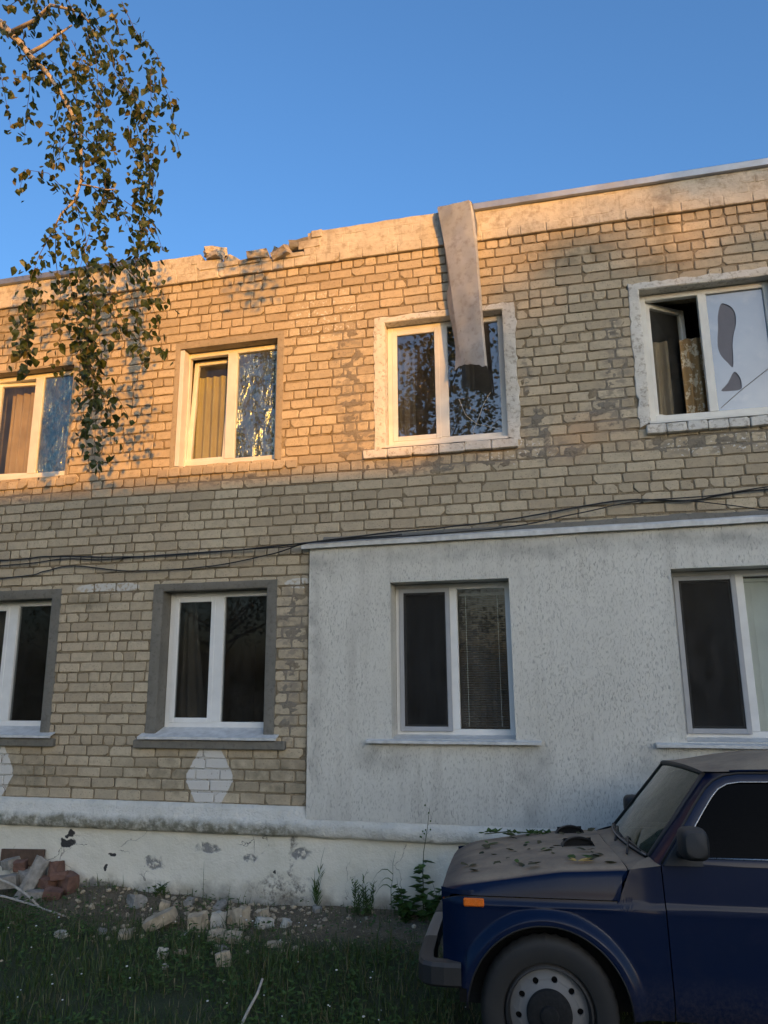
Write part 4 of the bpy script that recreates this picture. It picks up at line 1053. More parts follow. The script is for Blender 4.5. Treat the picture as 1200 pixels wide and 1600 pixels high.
TWIGS = [
[(-3.79,7.74),(-3.60,7.42),(-3.48,7.12),(-3.37,6.90),(-3.17,6.69),(-3.08,6.26),(-3.03,6.01)],
[(-3.55,7.96),(-3.46,7.73),(-3.38,7.60),(-3.22,7.39),(-3.13,7.07),(-3.08,6.93),(-3.00,6.56),(-2.95,6.36)],
[(-4.09,7.09),(-4.21,6.95),(-4.28,6.83),(-4.26,6.53)],
[(-4.48,7.59),(-4.60,7.45),(-4.70,7.33),(-4.67,6.91)],
[(-4.83,7.64),(-4.74,7.27),(-4.69,6.91)],
[(-3.89,7.42),(-3.79,7.06),(-3.70,6.71),(-3.65,6.25)],
[(-3.78,7.60),(-3.64,7.16),(-3.50,6.60),(-3.47,6.09)],
[(-3.56,7.34),(-3.43,6.91),(-3.34,6.50),(-3.33,5.94)],
[(-3.44,7.04),(-3.30,6.75),(-3.23,6.29),(-3.23,5.80)],
[(-3.37,6.90),(-3.16,6.53),(-3.10,6.08),(-3.09,5.72)],
[(-3.20,7.19),(-3.08,6.77),(-2.99,6.43)],
[(-3.81,6.44),(-3.65,6.19),(-3.50,5.79),(-3.43,5.36)],
[(-3.79,6.15),(-3.57,5.99),(-3.38,5.89),(-3.30,5.64),(-3.34,5.29)],
[(-3.85,5.97),(-3.99,6.12),(-4.19,6.16),(-4.23,5.98)],
[(-3.85,5.97),(-3.73,5.65),(-3.63,5.27),(-3.63,4.98)],
[(-3.57,5.99),(-3.50,5.49),(-3.49,5.08),(-3.52,4.69)],
[(-3.38,5.89),(-3.16,5.73),(-3.09,5.48)],
[(-3.19,5.68),(-3.14,5.37),(-3.18,5.15)],
[(-4.00,5.75),(-4.09,5.52),(-4.10,5.23),(-4.08,4.87),(-4.09,4.53)],
[(-4.00,5.75),(-3.97,5.32),(-4.00,4.98),(-3.96,4.35)],
[(-3.91,5.68),(-3.81,5.24),(-3.71,4.82),(-3.72,4.38)],
[(-3.58,5.38),(-3.46,5.02),(-3.38,4.78),(-3.23,4.65)],
[(-3.43,5.36),(-3.33,5.17),(-3.22,4.87),(-3.13,4.42)],
[(-3.34,5.29),(-3.17,5.09),(-3.08,4.85),(-3.02,4.49)],
[(-3.13,5.32),(-3.09,5.08),(-2.99,4.95)],
[(-3.71,4.82),(-3.62,4.47),(-3.62,4.20)],
[(-3.66,4.99),(-3.54,4.58),(-3.56,4.14),(-3.48,3.63)],
[(-3.56,4.14),(-3.42,4.23),(-3.32,4.01)],
[(-3.81,5.24),(-3.82,4.72),(-3.82,4.41)],
[(-4.13,5.35),(-4.14,4.88),(-4.05,4.36)],
[(-4.72,8.19),(-4.51,8.14),(-4.28,7.93)],
[(-4.45,8.27),(-4.36,8.03),(-4.30,7.80)],
[(-4.17,8.19),(-4.08,7.95),(-3.99,7.72)],
[(-3.96,8.14),(-3.74,7.90),(-3.63,7.77)],
[(-4.48,7.59),(-4.30,7.52),(-4.15,7.38)],
[(-4.25,7.33),(-4.34,7.25),(-4.47,7.24)],
[(-3.76,7.35),(-3.95,7.29),(-4.07,7.19)],
[(-3.99,6.90),(-4.16,6.80),(-4.22,6.49)],
[(-3.85,6.64),(-3.96,6.44),(-4.01,6.29)],
[(-3.85,6.64),(-3.68,6.44),(-3.58,6.05)],
[(-4.05,7.66),(-3.91,7.29),(-3.78,6.89),(-3.68,6.54)],
[(-4.19,7.70),(-4.08,7.33),(-3.99,7.03)],
[(-3.64,7.09),(-3.54,6.67),(-3.44,6.27),(-3.39,5.95)],
[(-3.68,6.64),(-3.60,6.24),(-3.62,5.81),(-3.56,5.50)],
[(-3.38,6.58),(-3.27,6.18),(-3.19,5.80),(-3.20,5.50)],
[(-3.71,5.52),(-3.56,5.15),(-3.44,4.79),(-3.44,4.45)],
[(-3.80,7.81),(-3.60,7.83),(-3.51,7.53),(-3.42,7.17)],
[(-3.62,4.81),(-3.56,4.47),(-3.51,4.03),(-3.45,3.60)],
[(-3.66,4.59),(-3.54,4.25),(-3.45,3.92),(-3.44,3.71)],
[(-4.11,5.17),(-4.03,4.75),(-3.93,4.40),(-3.94,4.29)],
[(-3.19,4.92),(-3.20,4.65),(-3.14,4.39)],
]
LEAF = []
for k in range(10):
    m_ = MB(); leaflet(m_, (0, 0, 0), (0, 0, -1), (0, 1, 0), 1.0, U(.74, .92), U(.05, .3)); LEAF.append(m_.mesh('leaf', MT['birch_leaf']))
leaves = []
tm = MB()
def dress(path, dens):
    """leaf positions along a hanging twig"""
    for i in range(len(path)-1):
        a, b = Vector(path[i]), Vector(path[i+1]); L = (b-a).length; n = max(1, int(L*dens+RND()))
        for k in range(n):
            p = a.lerp(b, (k+RND())/n)
            for q in range(random.choice((1, 2, 2, 3))):
                off = Vector((random.gauss(0, .042), random.gauss(0, .05), U(-.06, .02)))
                leaves.append((p+off, U(.040, .088), p))
for i, tw in enumerate(TWIGS):
    d0 = U(-.35, .35); path = []
    for k, (x, z) in enumerate(tw):
        path.append((x+U(-.012, .012), YB+d0*min(1, k/1.5)+U(-.03, .03), z))
    # finer points
    fine = []
    for k in range(len(path)-1):
        a, b = Vector(path[k]), Vector(path[k+1])
        for s in range(4): fine.append(a.lerp(b, s/4)+Vector((.010*nz(i*3.1, k+s*.3), 0, .006*nz(i, k+s*.4, 3))))
    fine.append(Vector(path[-1]))
    n = len(fine)
    tm.tube([p-bo for p in fine], [.0036-.0024*j/n for j in range(n)], 4)
    dress(path, 23)
dress(main[3:], 20); dress(main[3:9], 12)
for i in range(3): dress([(-4.69,-1.9,7.90),(-4.41,-1.95,7.9),(-4.21,-2.0,7.97),(-3.94,-1.95,7.88),(-3.79,-1.9,7.7)], 12)
hid = []
for (x, y, z0, z1) in ((-.94,-3.2,6.2,7.9),(-1.05,-3.15,6.35,8.0),(-.82,-3.25,6.5,7.6),(-1.35,-3.2,6.75,8.1),(-2.2,-3.1,7.2,8.4),(-3.2,-3.0,7.9,8.9),(-.9,-3.25,6.25,7.8),(-.7,-3.2,6.3,7.6),(-1.0,-3.3,6.5,7.8),(-1.2,-3.25,6.3,7.6),(-3.9,-4.0,5.95,8.9),(-3.7,-4.1,6.1,8.9),(-3.5,-3.9,6.2,8.9),(-3.3,-4.1,6.0,8.9),(-3.1,-4.0,6.4,8.9),(-2.9,-4.05,6.6,8.8),(-4.1,-4.1,6.0,9),(-2.7,-4.1,6.9,8.8),(-4.3,-4.0,6.2,9)):
    path = [(x+.05*nz(k, x), y, z1+(z0-z1)*k/5) for k in range(6)]
    tm.tube([Vector(p)-bo for p in path], .003, 4); dress(path, 15)
for k in range(60):          # the rest of the crown, above and beside the picture
    x, y, z = U(-8.5, -4.9), U(-4.5, -1.2), U(8.4, 11.5)
    path = [(x, y, z), (x+U(-.2, .3), y+U(-.2, .2), z-.6), (x+U(-.2, .3), y+U(-.2, .2), z-U(1.0, 1.5))]
    tm.tube([Vector(p)-bo for p in path], .004, 4); dress(path, 12)
for k in range(3):           # twigs at the left edge of the picture
    x, y, z = U(-5.9, -5.15), U(-2.2, -1.5), U(6.8, 8.0)
    path = [(x, y, z), (x+U(-.1, .15), y, z-.5), (x+U(-.1, .15), y, z-U(.9, 2.1))]
    tm.tube([Vector(p)-bo for p in path], .0035, 4); dress(path, 12)
tm.build('twigs', MT['twig'], birch)['kind'] = 'stuff'
def in_view(p):
    d = p-CAM; z = d.dot(fw); return z > 0 and abs(d.dot(r2)/z) < .52 and -.69 < d.dot(u2)/z < .69
leaves.sort(key=lambda l: -(l[1]/(l[0]-CAM).length if in_view(l[0]) else 0))
lm = MB()
for i, (p, s, q) in enumerate(leaves):
    R_ = Matrix.Rotation(U(0, 6.28), 3, 'Z') @ Matrix.Rotation(U(-.9, .9), 3, 'X') @ Matrix.Rotation(U(-.5, .5), 3, 'Y')
    if i < 280:
        o = link('leaf', random.choice(LEAF), birch); o.location = p-bo; o.rotation_euler = R_.to_euler(); o.scale = (s, s, s)
    else:
        me = random.choice(LEAF); b = len(lm.v)
        for v in me.vertices: lm.v.append(tuple(R_ @ (v.co*s)+p-bo))
        lm.f += [tuple(k+b for k in f.vertices) for f in me.polygons]
lm.build('leaves', MT['birch_leaf'], birch)['kind'] = 'stuff'

# ------------------------------------------------------------------ behind the camera: the block and shading trees, plus bushes added against pane glow
MT['far_wall'] = simple('opposite_wall', (.30,.27,.23), .9, .2, 1.5, .2)
MT['far_glass'] = simple('opposite_glass', (.03,.035,.04), .1, .1, 2, 0)
opp = empty('opposite_house', (20, -36, 0)); tag(opp, 'two-storey house across the yard behind the camera, shading the lower wall', 'house')
MB().box(-11, 9.0, -5, 6.0, -.1, 7.45).build('wall', MT['far_wall'], opp)
MB().box(-11.2, 9.2, -5.2, 6.2, 7.46, 7.72).build('roof', MT['roofing'], opp)
for k in range(7):
    for z in (1.6, 4.9):
        MB().box(-9.8+k*2.8, -8.6+k*2.8, 6.005, 6.04, z, z+1.35).build('window', MT['far_glass'], opp)
def yard_tree(x, y, h, r, z0, n, label, ell=None):
    random.seed(int(x*10)+777); root = empty('yard_tree', (x, y, 0)); tag(root, label, 'tree', 'trees behind the camera')
    MB().tube([(0, 0, -.1), (.05, 0, h*.3), (0, .1, h*.6), (0, 0, h*.9)], [.22, .17, .11, .03], 8).build('trunk', MT['twig'], root, True)
    m = MB(); cl = [(Vector((U(-1, 1)*r*.8, U(-1, 1)*r*.8, U(z0, h-.4))), U(.45, .95)*r*.42) for _ in range(26)]
    if ell:          # a rounded crown: rx, rz, centre height, number of clumps
        cl = []
        while len(cl) < ell[3]:
            q = Vector((U(-1, 1), U(-1, 1), U(-1, 1)))
            if q.length < 1: cl.append((Vector((q.x*ell[0]*.93, q.y*1.6, ell[2]+q.z*ell[1]*.9)), U(.45, .75)))
    for c, cr in cl: m.tube([(0, 0, c.z*.7), (c.x*.5, c.y*.5, c.z*.85), tuple(c)], [.05, .03, .012], 4)
    m.build('limbs', MT['twig'], root)
    m = MB()
    for i in range(n):
        c, cr = random.choice(cl); v = Vector((random.gauss(0, 1), random.gauss(0, 1), random.gauss(0, .8)))*cr*.6
        a = U(0, 6.28); leaflet(m, c+v, (math.cos(a), math.sin(a), U(-1, .4)), (U(-1, 1), U(-1, 1), 1), U(.10, .17), U(.08, .13))
    m.build('crown', MT['birch_leaf'], root)
yard_tree(23.5, -31.8, 10.4, 3.0, 6.0, 34000, 'leafy tree behind the camera beside the opposite house', (3.9, 3.35, 8.05, 120))
yard_tree(28.2, -33.5, 11.8, 3.2, 5.5, 14000, 'second leafy tree behind the camera further along the yard', (3.4, 3.0, 8.6, 45))
yard_tree(-3.4, -11.5, 12.0, 2.0, 6.0, 6000, 'tree behind the camera mirrored in the window panes')
yard_tree(-12.5, -19.0, 6.5, 3.0, .6, 5000, 'unseen low bushy tree added left of the yard to darken the window reflections')  # bushy trees added, unseen, to keep horizon glow out of the panes
yard_tree(-20.5, -21.0, 7.5, 3.6, .6, 6000, 'unseen broad bushy tree added at the far left to darken the window reflections')
yard_tree(-29.0, -24.0, 8.5, 4.2, .6, 6000, 'unseen tall bushy tree added furthest along the yard to darken the window reflections')
yard_tree(-4.5, -24.0, 6.5, 2.6, .6, 4500, 'unseen round bushy tree added in the middle of the yard to darken the window reflections')
yard_tree(7.5, -25.0, 5.0, 2.2, .5, 4000, 'unseen small bushy tree added before the opposite house to darken the window reflections')
random.seed(24)
# ------------------------------------------------------------------ the parked car
def car_paint():
    t = NT('dark_blue_car_paint'); p = t.obj()
    g = t.n('ShaderNodeNewGeometry'); nzc = t.n('ShaderNodeSeparateXYZ', {0: g.outputs['Normal']}).outputs[2]
    patch = t.mr(t.noise(p, 5, 6, .65), .3, .6)
    fine = t.noise(p, 55, 5, .7)
    dust = t.math('MULTIPLY', t.mr(nzc, .80, .985), t.math('ADD', t.math('MULTIPLY', patch, .35), .62), True)
    side = t.mr(t.noise(p, 9, 5, .7), .5, .8, .0, .012)
    pz = t.n('ShaderNodeSeparateXYZ', {0: p}).outputs[2]
    low = t.mr(pz, .55, .30, 0, .12)
    dust = t.math('MAXIMUM', dust, t.math('ADD', side, t.math('MULTIPLY', low, t.mr(fine, .3, .7))))
    c = t.mix(dust, (.0005,.0072,.032), t.mix(fine, (.31,.235,.155), (.46,.36,.25)))
    t.set(t.b.inputs['Coat Weight'], t.mr(dust, 0, .5, .75, 0)); t.b.inputs['Coat IOR'].default_value = 1.27; t.b.inputs['Coat Roughness'].default_value = .05
    return t.done(c, t.mr(dust, 0, .6, .45, .9), t.bump(fine, .04, .002), Specular_IOR_Level=.12)
MT['paint'] = car_paint()
def dusty(name, col, rough, dc=(.15,.13,.105), amt=.5):
    t = NT(name); p = t.obj(); g = t.n('ShaderNodeNewGeometry')
    nzc = t.n('ShaderNodeSeparateXYZ', {0: g.outputs['Normal']}).outputs[2]
    d = t.math('ADD', t.math('MULTIPLY', t.mr(nzc, .3, .9), amt), t.mr(t.noise(p, 14, 6, .7), .45, .8, .0, .08), True)
    return t.done(t.mix(d, col, dc), rough, t.bump(t.noise(p, 60, 4), .15, .004))
MT['black_plastic'] = dusty('black_car_plastic', (.012,.012,.013), .6, amt=.32)
MT['rubber'] = dusty('tyre_rubber', (.020,.019,.018), .85, (.10,.09,.075), .4)
MT['bumper'] = dusty('grey_bumper_metal', (.16,.16,.165), .45, (.24,.20,.165), .9)
MT['steel_rim'] = dusty('silver_wheel_steel', (.14,.14,.14), .5, (.22,.2,.17), .4)
MT['chrome'] = simple('thin_chrome_trim', (.40,.41,.43), .3, .1, 20, 0, True, Metallic=.9)
MT['underside'] = simple('black_underbody', (.008,.008,.008), .95, .2, 10, 0)
MT['seat'] = simple('dark_seat_cloth', (.03,.03,.032), .9, .2, 20, .2)
MT['orange'] = simple('orange_lamp_lens', (.75,.16,.015), .25, .12, 40, .1)
MT['red_lens'] = simple('red_lamp_lens', (.4,.01,.01), .25, .1, 40, .1)
MT['lamp_glass'] = simple('headlamp_glass', (.5,.52,.53), .12, .1, 40, .1)
MT['windscreen'] = glass_material('dusty_windscreen', (.18,.29,.21), dirt=.15, dirtcol=(.105,.16,.10), ior=1.42)
MT['side_glass'] = glass_material('dark_side_glass', (.012,.013,.015), refl=.4, dirt=.001, ior=1.22)

car = empty('parked_car', (-.235, -1.728, -.072)); car.rotation_euler = (math.radians(-3.6), 0, .075)
tag(car, 'dark blue boxy off-road car parked beside the wall, bonnet dusty and leaf-strewn', 'car')
CARM = Matrix.LocRotScale(car.location, car.rotation_euler, None)
def C_(u, v, z): return (u, -v, z)
def sm(t): t = max(0, min(1, t)); return t*t*(3-2*t)
AX = (0.0, 2.2); AR, AZ = .405, .335
def side_v(u, z):
    v = .795
    if z < .46: v -= .055*((.46-z)/.2)**2
    if z > .825: v -= .022*(z-.825)/.2+.005*sm((z-.825)/.02)
    v += .003*math.exp(-((z-.818)/.007)**2)
    if u < -.36: v -= .085*min(1, (-.36-u)/.17)**2.4
    if u > 2.6: v -= .06*min(1, (u-2.6)/.25)**2
    for c in AX:
        r = math.hypot(u-c, (z-AZ))
        if r < .487: v += .034*sm((.487-r)/.06)
    return v
def zbot(u):
    for c in AX:
        if abs(u-c) < AR: return AZ+math.sqrt(AR*AR-(u-c)**2)
    return .335 if u > -AR else .44
def cols(a, b, step=.03):
    L = {a, b}
    n = int((b-a)/step)
    for i in range(1, n): L.add(a+(b-a)*i/n)
    for k in range(25):
        u = .355+.11*k/24
        if a < u < b: L.add(u)
    for c in AX:
        for k in range(-18, 19):
            u = c+AR*.9999*math.sin(k*math.pi/36)
            if a < u < b: L.add(u)
        for u in (c-AR-.0005, c+AR+.0005):
            if a < u < b: L.add(u)
    return sorted(L)
def panel(name, a, b, top, sgn, mat=None, rows=30):
    P = []
    for u in cols(a, b):
        zb, zt = zbot(u), top(u); row = [C_(u, sgn*(side_v(u, zb)-.05), zb+.004)]
        for k in range(rows+1):
            z = zb+(zt-zb)*k/rows; v = side_v(u, z)
            if k == 0: v -= .004
            row.append(C_(u, sgn*v, z))
        row.append(C_(u, sgn*(side_v(u, zt)-.02), zt-.002)); P.append(row)
    def inset(r): return [(p[0], p[1]-math.copysign(.025, p[1]), p[2]) for p in r]
    P = [inset(P[0])]+P+[inset(P[-1])]
    return MB().grid(P).build(name, mat or MT['paint'], car, True, sharp=38)
def fender_top(u):
    if u < -.40: return .857-.035*min(1, (-.40-u)/.13)**2
    if u < .375: return .857
    if u < .445: return .857+(u-.375)/.07*.150
    return 1.007+.02*min(1, (u-.445)/.15)
BELT = 1.032
for s in (1, -1):
    panel('front_wing', -.53, .598, fender_top, s)
    panel('door', .604, 1.752, lambda u: BELT, s)
    panel('rear_wing', 1.758, 2.84, lambda u: BELT, s)
# bonnet
def zc(u):
    z = .908+(u+.45)*.150 if u < .1 else .9905+(u-.1)*.052
    if u < -.36: z -= .032*min(1, (-.36-u)/.17)**2
    return z
def bon_sec(u):
    c = zc(u); f = .085*min(1, max(0, -.36-u)/.17)**2.4
    L = [(.7905, .863), (.788, .885), (.783, c-.035), (.776, c-.017), (.764, c-.005), (.742, c+.003), (.70, c+.010), (.60, c+.016), (.45, c+.022), (.42, c+.027), (.25, c+.031), (0, c+.033)]
    return [(v-f*(v/.79), z) for v, z in L]
P = []
for i in range(34):
    t = i/33; row = []
    base = bon_sec(0)
    for s in (1, -1):
        part = []
        for j in range(12):
            zz = (j/4) if j < 4 else 1
            uend = .368+(.437-.368)*zz-.03*(j/11)**2
            u = -.535+(uend+.535)*t
            v, z = bon_sec(u)[j]; part.append(C_(u, s*v, z))
        row += part if s == 1 else part[::-1][1:]
    P.append(row)
lip = [(p[0]+.004, p[1]*.985, p[2]-.035) for p in P[0]]
rear = [(p[0]-.002, p[1]*.995, p[2]-.03) for p in P[-1]]
bonnet = MB().grid([lip]+P+[rear]).build('bonnet', MT['paint'], car, True, sharp=42)
# raised vent on the bonnet
def hood_z(u, v):
    L = bon_sec(u); v = abs(v)
    for k in range(len(L)-1):
        if L[k+1][0] <= v <= L[k][0]: f = (v-L[k+1][0])/max(1e-6, L[k][0]-L[k+1][0]); return L[k+1][1]+f*(L[k][1]-L[k+1][1])
    return L[-1][1]
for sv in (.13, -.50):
    P = []
    for i in range(13):
        t = i/12; u = .14+.19*t; hh = .062*math.sin(math.pi*t)**.45 if 0 < t < 1 else 0
        hz = hood_z(u, sv)-.006
        P.append([C_(u, sv-.11, hz), C_(u, sv-.07, hz+hh*.45), C_(u, sv-.02, hz+hh*.85), C_(u, sv+.05, hz+hh), C_(u+.006, sv+.075, hz+hh*.98), C_(u, sv+.07, hz+hh*.80)])
    vent = MB().grid(P).build('bonnet_vent', MT['black_plastic'], car, True, sharp=50)
    MB().add([C_(.155, sv+.045, hood_z(.155, sv)-.004), C_(.315, sv+.045, hood_z(.315, sv)-.004), C_(.315, sv+.045, hood_z(.315, sv)+.045), C_(.155, sv+.045, hood_z(.155, sv)+.045)], [(0, 1, 2, 3)]).build('vent_mouth_shade', MT['underside'], vent)  # black quad stands in for the shade inside the scoop
# cowl below the windscreen
def ws_base(s):   # s -1..1 across
    v = .665*s; return (.56-.055*(1-s*s), v, 1.055+.008*(1-s*s))
def ws_top(s):
    v = .565*s; return (.905-.035*(1-s*s), v, 1.470+.018*(1-s*s))
P = []
for k in range(25):
    s = -1+2*k/24; b = ws_base(s); v0 = .765*s; u0 = .443-.03*(1-abs(s))**2*0-.028*(1-s*s)
    z0 = hood_z(.40, v0)-.006
    v1 = .72*s if abs(s) > .96 else b[1]
    P.append([C_(u0, v0, z0-.03), C_(u0, v0, z0), C_((u0+b[0])/2, (v0+b[1])/2, (z0+b[2])/2-.004), C_(b[0]-.01, b[1], b[2]-.012)])
MB().grid(P).build('cowl', MT['paint'], car, True, sharp=40)
# pillars: from the windscreen edge to the door line
B_ = [(.600, .772, 1.028), (.645, .752, 1.09), (.72, .722, 1.19), (.80, .692, 1.295), (.87, .667, 1.385), (.93, .648, 1.440), (.99, .637, 1.468), (1.07, .632, 1.480)]
def lerp_poly(L, t):
    x = t*(len(L)-1); i = min(len(L)-2, int(x)); f = x-i; return [a+(b-a)*f for a, b in zip(L[i], L[i+1])]
for s in (1, -1):
    P = []
    for i in range(20):
        t = i/19; a = [ws_base(1)[k]+(ws_top(1)[k]-ws_base(1)[k])*t for k in range(3)]; b = lerp_poly(B_, t*.93)
        m_ = [(a[k]+b[k])/2 for k in range(3)]; m_[1] += .012; m_[0] -= .004
        P.append([C_(a[0]+.006, s*(a[1]-.012), a[2]-.004), C_(a[0], s*a[1], a[2]), C_(m_[0], s*m_[1], m_[2]), C_(b[0], s*b[1], b[2]), C_(b[0]+.01, s*(b[1]-.03), b[2])])
    MB().grid(P).build('windscreen_pillar', MT['paint'], car, True, sharp=45)
    # corner between cowl, wing and pillar
    b = ws_base(1)
    MB().add([C_(.445, s*.768, 1.006), C_(.598, s*.772, 1.028), C_(b[0], s*b[1], b[2]), C_(.50, s*.70, 1.035)], [(0, 1, 2, 3) if s == 1 else (3, 2, 1, 0)]).build('wing_top', MT['paint'], car)
P = []
for k in range(15):
    s = -1+2*k/14; a, b = ws_base(s), ws_top(s)
    P.append([C_(*[a[q]+(b[q]-a[q])*t for q in range(3)]) for t in frange(.025, .985, 6)])
MB().grid(P).build('windscreen', MT['windscreen'], car, True)
edge = [C_(*ws_base(-1+2*k/20)) for k in range(21)]+[C_(*ws_top(1-2*k/20)) for k in range(21)]
edge.append(edge[0]); MB().tube(edge, .013, 6).build('windscreen_seal', MT['black_plastic'], car, True)
MB().tube([(p[0]-.012, p[1], p[2]+.006) for p in [C_(*ws_base(-.99+1.98*k/20)) for k in range(21)]], .005, 5).build('seal_trim', MT['bumper'], car, True)
# roof
P = []
for i in range(30):
    t = i/29; row = []
    for k in range(21):
        s = -1+2*k/20
        u0 = ws_top(s*1.0)[0]-.012; u = u0+(2.72-u0)*t
        vh = .585+.060*sm((u-.88)/.14); zedge = 1.478+.012*sm((u-.9)/.3)
        crown = .085*(1-abs(s)**2.6)*(.32+.68*sm((u-.86)/.55))*(1-.35*sm((u-2.2)/.5))
        row.append(C_(u, vh*s, zedge+crown))
    P.append(row)
MB().grid(P).build('roof', MT['paint'], car, True, sharp=50)
P = [[(p[0]-.008, p[1], p[2]-.012) for p in P[0]], P[0]]
MB().grid(P).build('roof_edge_seal', MT['black_plastic'], car)
# door upper frames, glass and trim
OUT = [(.607, 1.033), (.66, 1.105), (.735, 1.205), (.81, 1.305), (.88, 1.39), (.93, 1.432), (.985, 1.458), (1.06, 1.470), (1.40, 1.474), (1.74, 1.474), (1.752, 1.25), (1.752, 1.033)]
INN = [(.690, 1.068), (.735, 1.13), (.79, 1.205), (.85, 1.285), (.905, 1.355), (.945, 1.395), (.995, 1.420), (1.06, 1.430), (1.40, 1.434), (1.695, 1.434), (1.70, 1.25), (1.70, 1.068)]
QO = [(1.758, 1.033), (1.758, 1.2), (1.758, 1.474), (2.2, 1.474), (2.60, 1.47), (2.72, 1.25), (2.80, 1.033)]
QI = [(1.80, 1.07), (1.80, 1.2), (1.80, 1.434), (2.15, 1.434), (2.45, 1.43), (2.56, 1.25), (2.62, 1.07)]
def glass_v(z): return .772-(z-1.03)*.30
for s in (1, -1):
    for O, I, nm in ((OUT, INN, 'door_frame'), (QO, QI, 'rear_pillar')):
        P = []
        for (a, b), (c, d) in zip(O+[O[0]], I+[I[0]]):
            P.append([C_(a, s*(glass_v(b)-.02), b), C_(a, s*glass_v(b), b), C_((a+c)/2, s*(glass_v((b+d)/2)+.003), (b+d)/2), C_(c, s*glass_v(d), d), C_(c, s*(glass_v(d)-.02), d)])
        MB().grid(P).build(nm, MT['paint'], car, True, sharp=40)
        MB().add([C_(a, s*(glass_v(b)-.012), b) for a, b in I], [tuple(range(len(I)))]).build('side_window', MT['side_glass'], car)
        MB().tube([C_(a, s*(glass_v(b)+.001), b) for a, b in I+[I[0]]], .0042, 5).build('window_trim', MT['chrome'], car, True)
    MB().tube([C_(a-.006, s*(glass_v(b)+.0), b+.004) for a, b in OUT[:10]], .0065, 5).build('door_seal', MT['black_plastic'], car, True)
    MB().tube([C_(1.02, s*.640, 1.484), C_(1.2, s*.648, 1.491), C_(1.9, s*.648, 1.491), C_(2.68, s*.644, 1.488)], .006, 5).build('drip_rail', MT['paint'], car, True)
    # mirror
    mm = MB(); P = []
    for i in range(9):
        t = i/8; sc = (.80+.2*math.sin(t*3.1416)**.5) if 0 < i < 8 else .72
        v = .845+.155*t; ring_ = []
        for k in range(20):
            a = 2*math.pi*k/20; e = 2/3.4
            x = math.copysign(abs(math.cos(a))**e, math.cos(a)); z = math.copysign(abs(math.sin(a))**e, math.sin(a))
            ring_.append(C_(.735+.068*sc*x+.012*(v-.9), s*v, 1.158+.078*sc*z))
        P.append(ring_)
    mm.grid(P, True); mm.f.append(tuple(len(mm.v)-20+k for k in range(20))); mm.f.append(tuple(range(20))[::-1])
    mir = mm.build('mirror', MT['black_plastic'], car, True, sharp=50)
    sail = [(.612, 1.036), (.66, 1.10), (.745, 1.21), (.80, 1.21), (.80, 1.036)]
    P = [C_(a, s*(glass_v(b)+.004), b) for a, b in sail]+[C_(a+.004, s*(glass_v(b)+.014), b-.004) for a, b in sail]
    MB().add(P, [(5, 6, 7, 8, 9)]+[(i, (i+1) % 5, 5+(i+1) % 5, 5+i) for i in range(5)]).build('mirror_base', MT['black_plastic'], mir)
    MB().tube([C_(.70, s*.76, 1.085), C_(.71, s*.80, 1.088), C_(.725, s*.86, 1.11)], .022, 8).build('mirror_arm', MT['black_plastic'], mir, True)
    # side repeater, lamps, arch lip
    rp = MB(); rp.box(-.412, -.305, -.012, .006, .812, .852, None, .006)
    o = rp.build('side_repeater', MT['orange'], car); o.location = (0, -s*(.7965), 0); o.rotation_euler = (0, 0, 0)
    for c in AX:
        pth = [C_(c+AR*math.sin(a), s*(side_v(c+AR*math.sin(a), AZ+AR*math.cos(a))-.006), AZ+AR*math.cos(a)) for a in frange(-1.55, 1.62, 40)]
        MB().tube(pth, .006, 5).build('arch_lip', MT['black_plastic'], car, True)
    o = MB().box(.70, .86, -.01, .012, .915, .94, None, .006)
    MB().box(1.52, 1.68, -s*.803-.012, -s*.803+.012, .90, .93, None, .006).build('door_handle', MT['black_plastic'], car)
# front: grille, lamps, bumper
MB().box(-.520, -.49, -.70, .70, .50, .862).build('grille', MT['black_plastic'], car)
for s in (1, -1):
    MB().tube([C_(-.535, s*.56, .70), C_(-.50, s*.56, .70)], .095, 24).build('headlight', MT['lamp_glass'], car)
    MB().box(-.532, -.50, -s*.56-.11, -s*.56+.11, .815, .85, None, .006).build('front_indicator', MT['orange'], car)
def bumper_path():
    L = [(-.432, .812), (-.52, .815), (-.585, .805), (-.635, .775), (-.660, .72), (-.672, .60), (-.678, .3), (-.68, 0)]
    return L+[(u, -v) for u, v in L[-2::-1]]
def bumper_mesh(L, z0, z1, th):
    P = []
    for i, (u, v) in enumerate(L):
        a = L[max(0, i-1)]; b = L[min(len(L)-1, i+1)]; t = Vector((b[0]-a[0], b[1]-a[1])).normalized(); n = Vector((-t.y, t.x))
        if n.dot(Vector((u-.5, v))) < 0: n = -n
        q = lambda d, z: C_(u-n.x*d, v-n.y*d, z)
        P.append([q(th, z0), q(.012, z0), q(0, z0+.012), q(0, z1-.02), q(.012, z1-.003), q(.03, z1), q(th, z1), q(th, z0)])
    m = MB().grid(P); n = 8
    m.f.append(tuple(range(n))); m.f.append(tuple(len(m.v)-n+i for i in range(n))[::-1]); return m
bp_ = bumper_path()
bum = bumper_mesh(bp_[5:-5], .455, .545, .075).build('front_bumper', MT['bumper'], car, False)
for part in (bp_[:7], bp_[-7:]): bumper_mesh(part, .436, .548, .080).build('bumper_end', MT['black_plastic'], bum)
MB().box(2.86, 2.96, -.80, .80, .44, .55, None, .02).build('rear_bumper', MT['black_plastic'], car)
MB().box(2.80, 2.845, -.735, .735, .45, 1.03, None, .015).build('tailgate', MT['paint'], car)
MB().add([C_(2.79, .72, 1.03), C_(2.79, -.72, 1.03), C_(2.70, -.63, 1.49), C_(2.70, .63, 1.49)], [(0, 1, 2, 3)]).build('rear_window', MT['side_glass'], car)
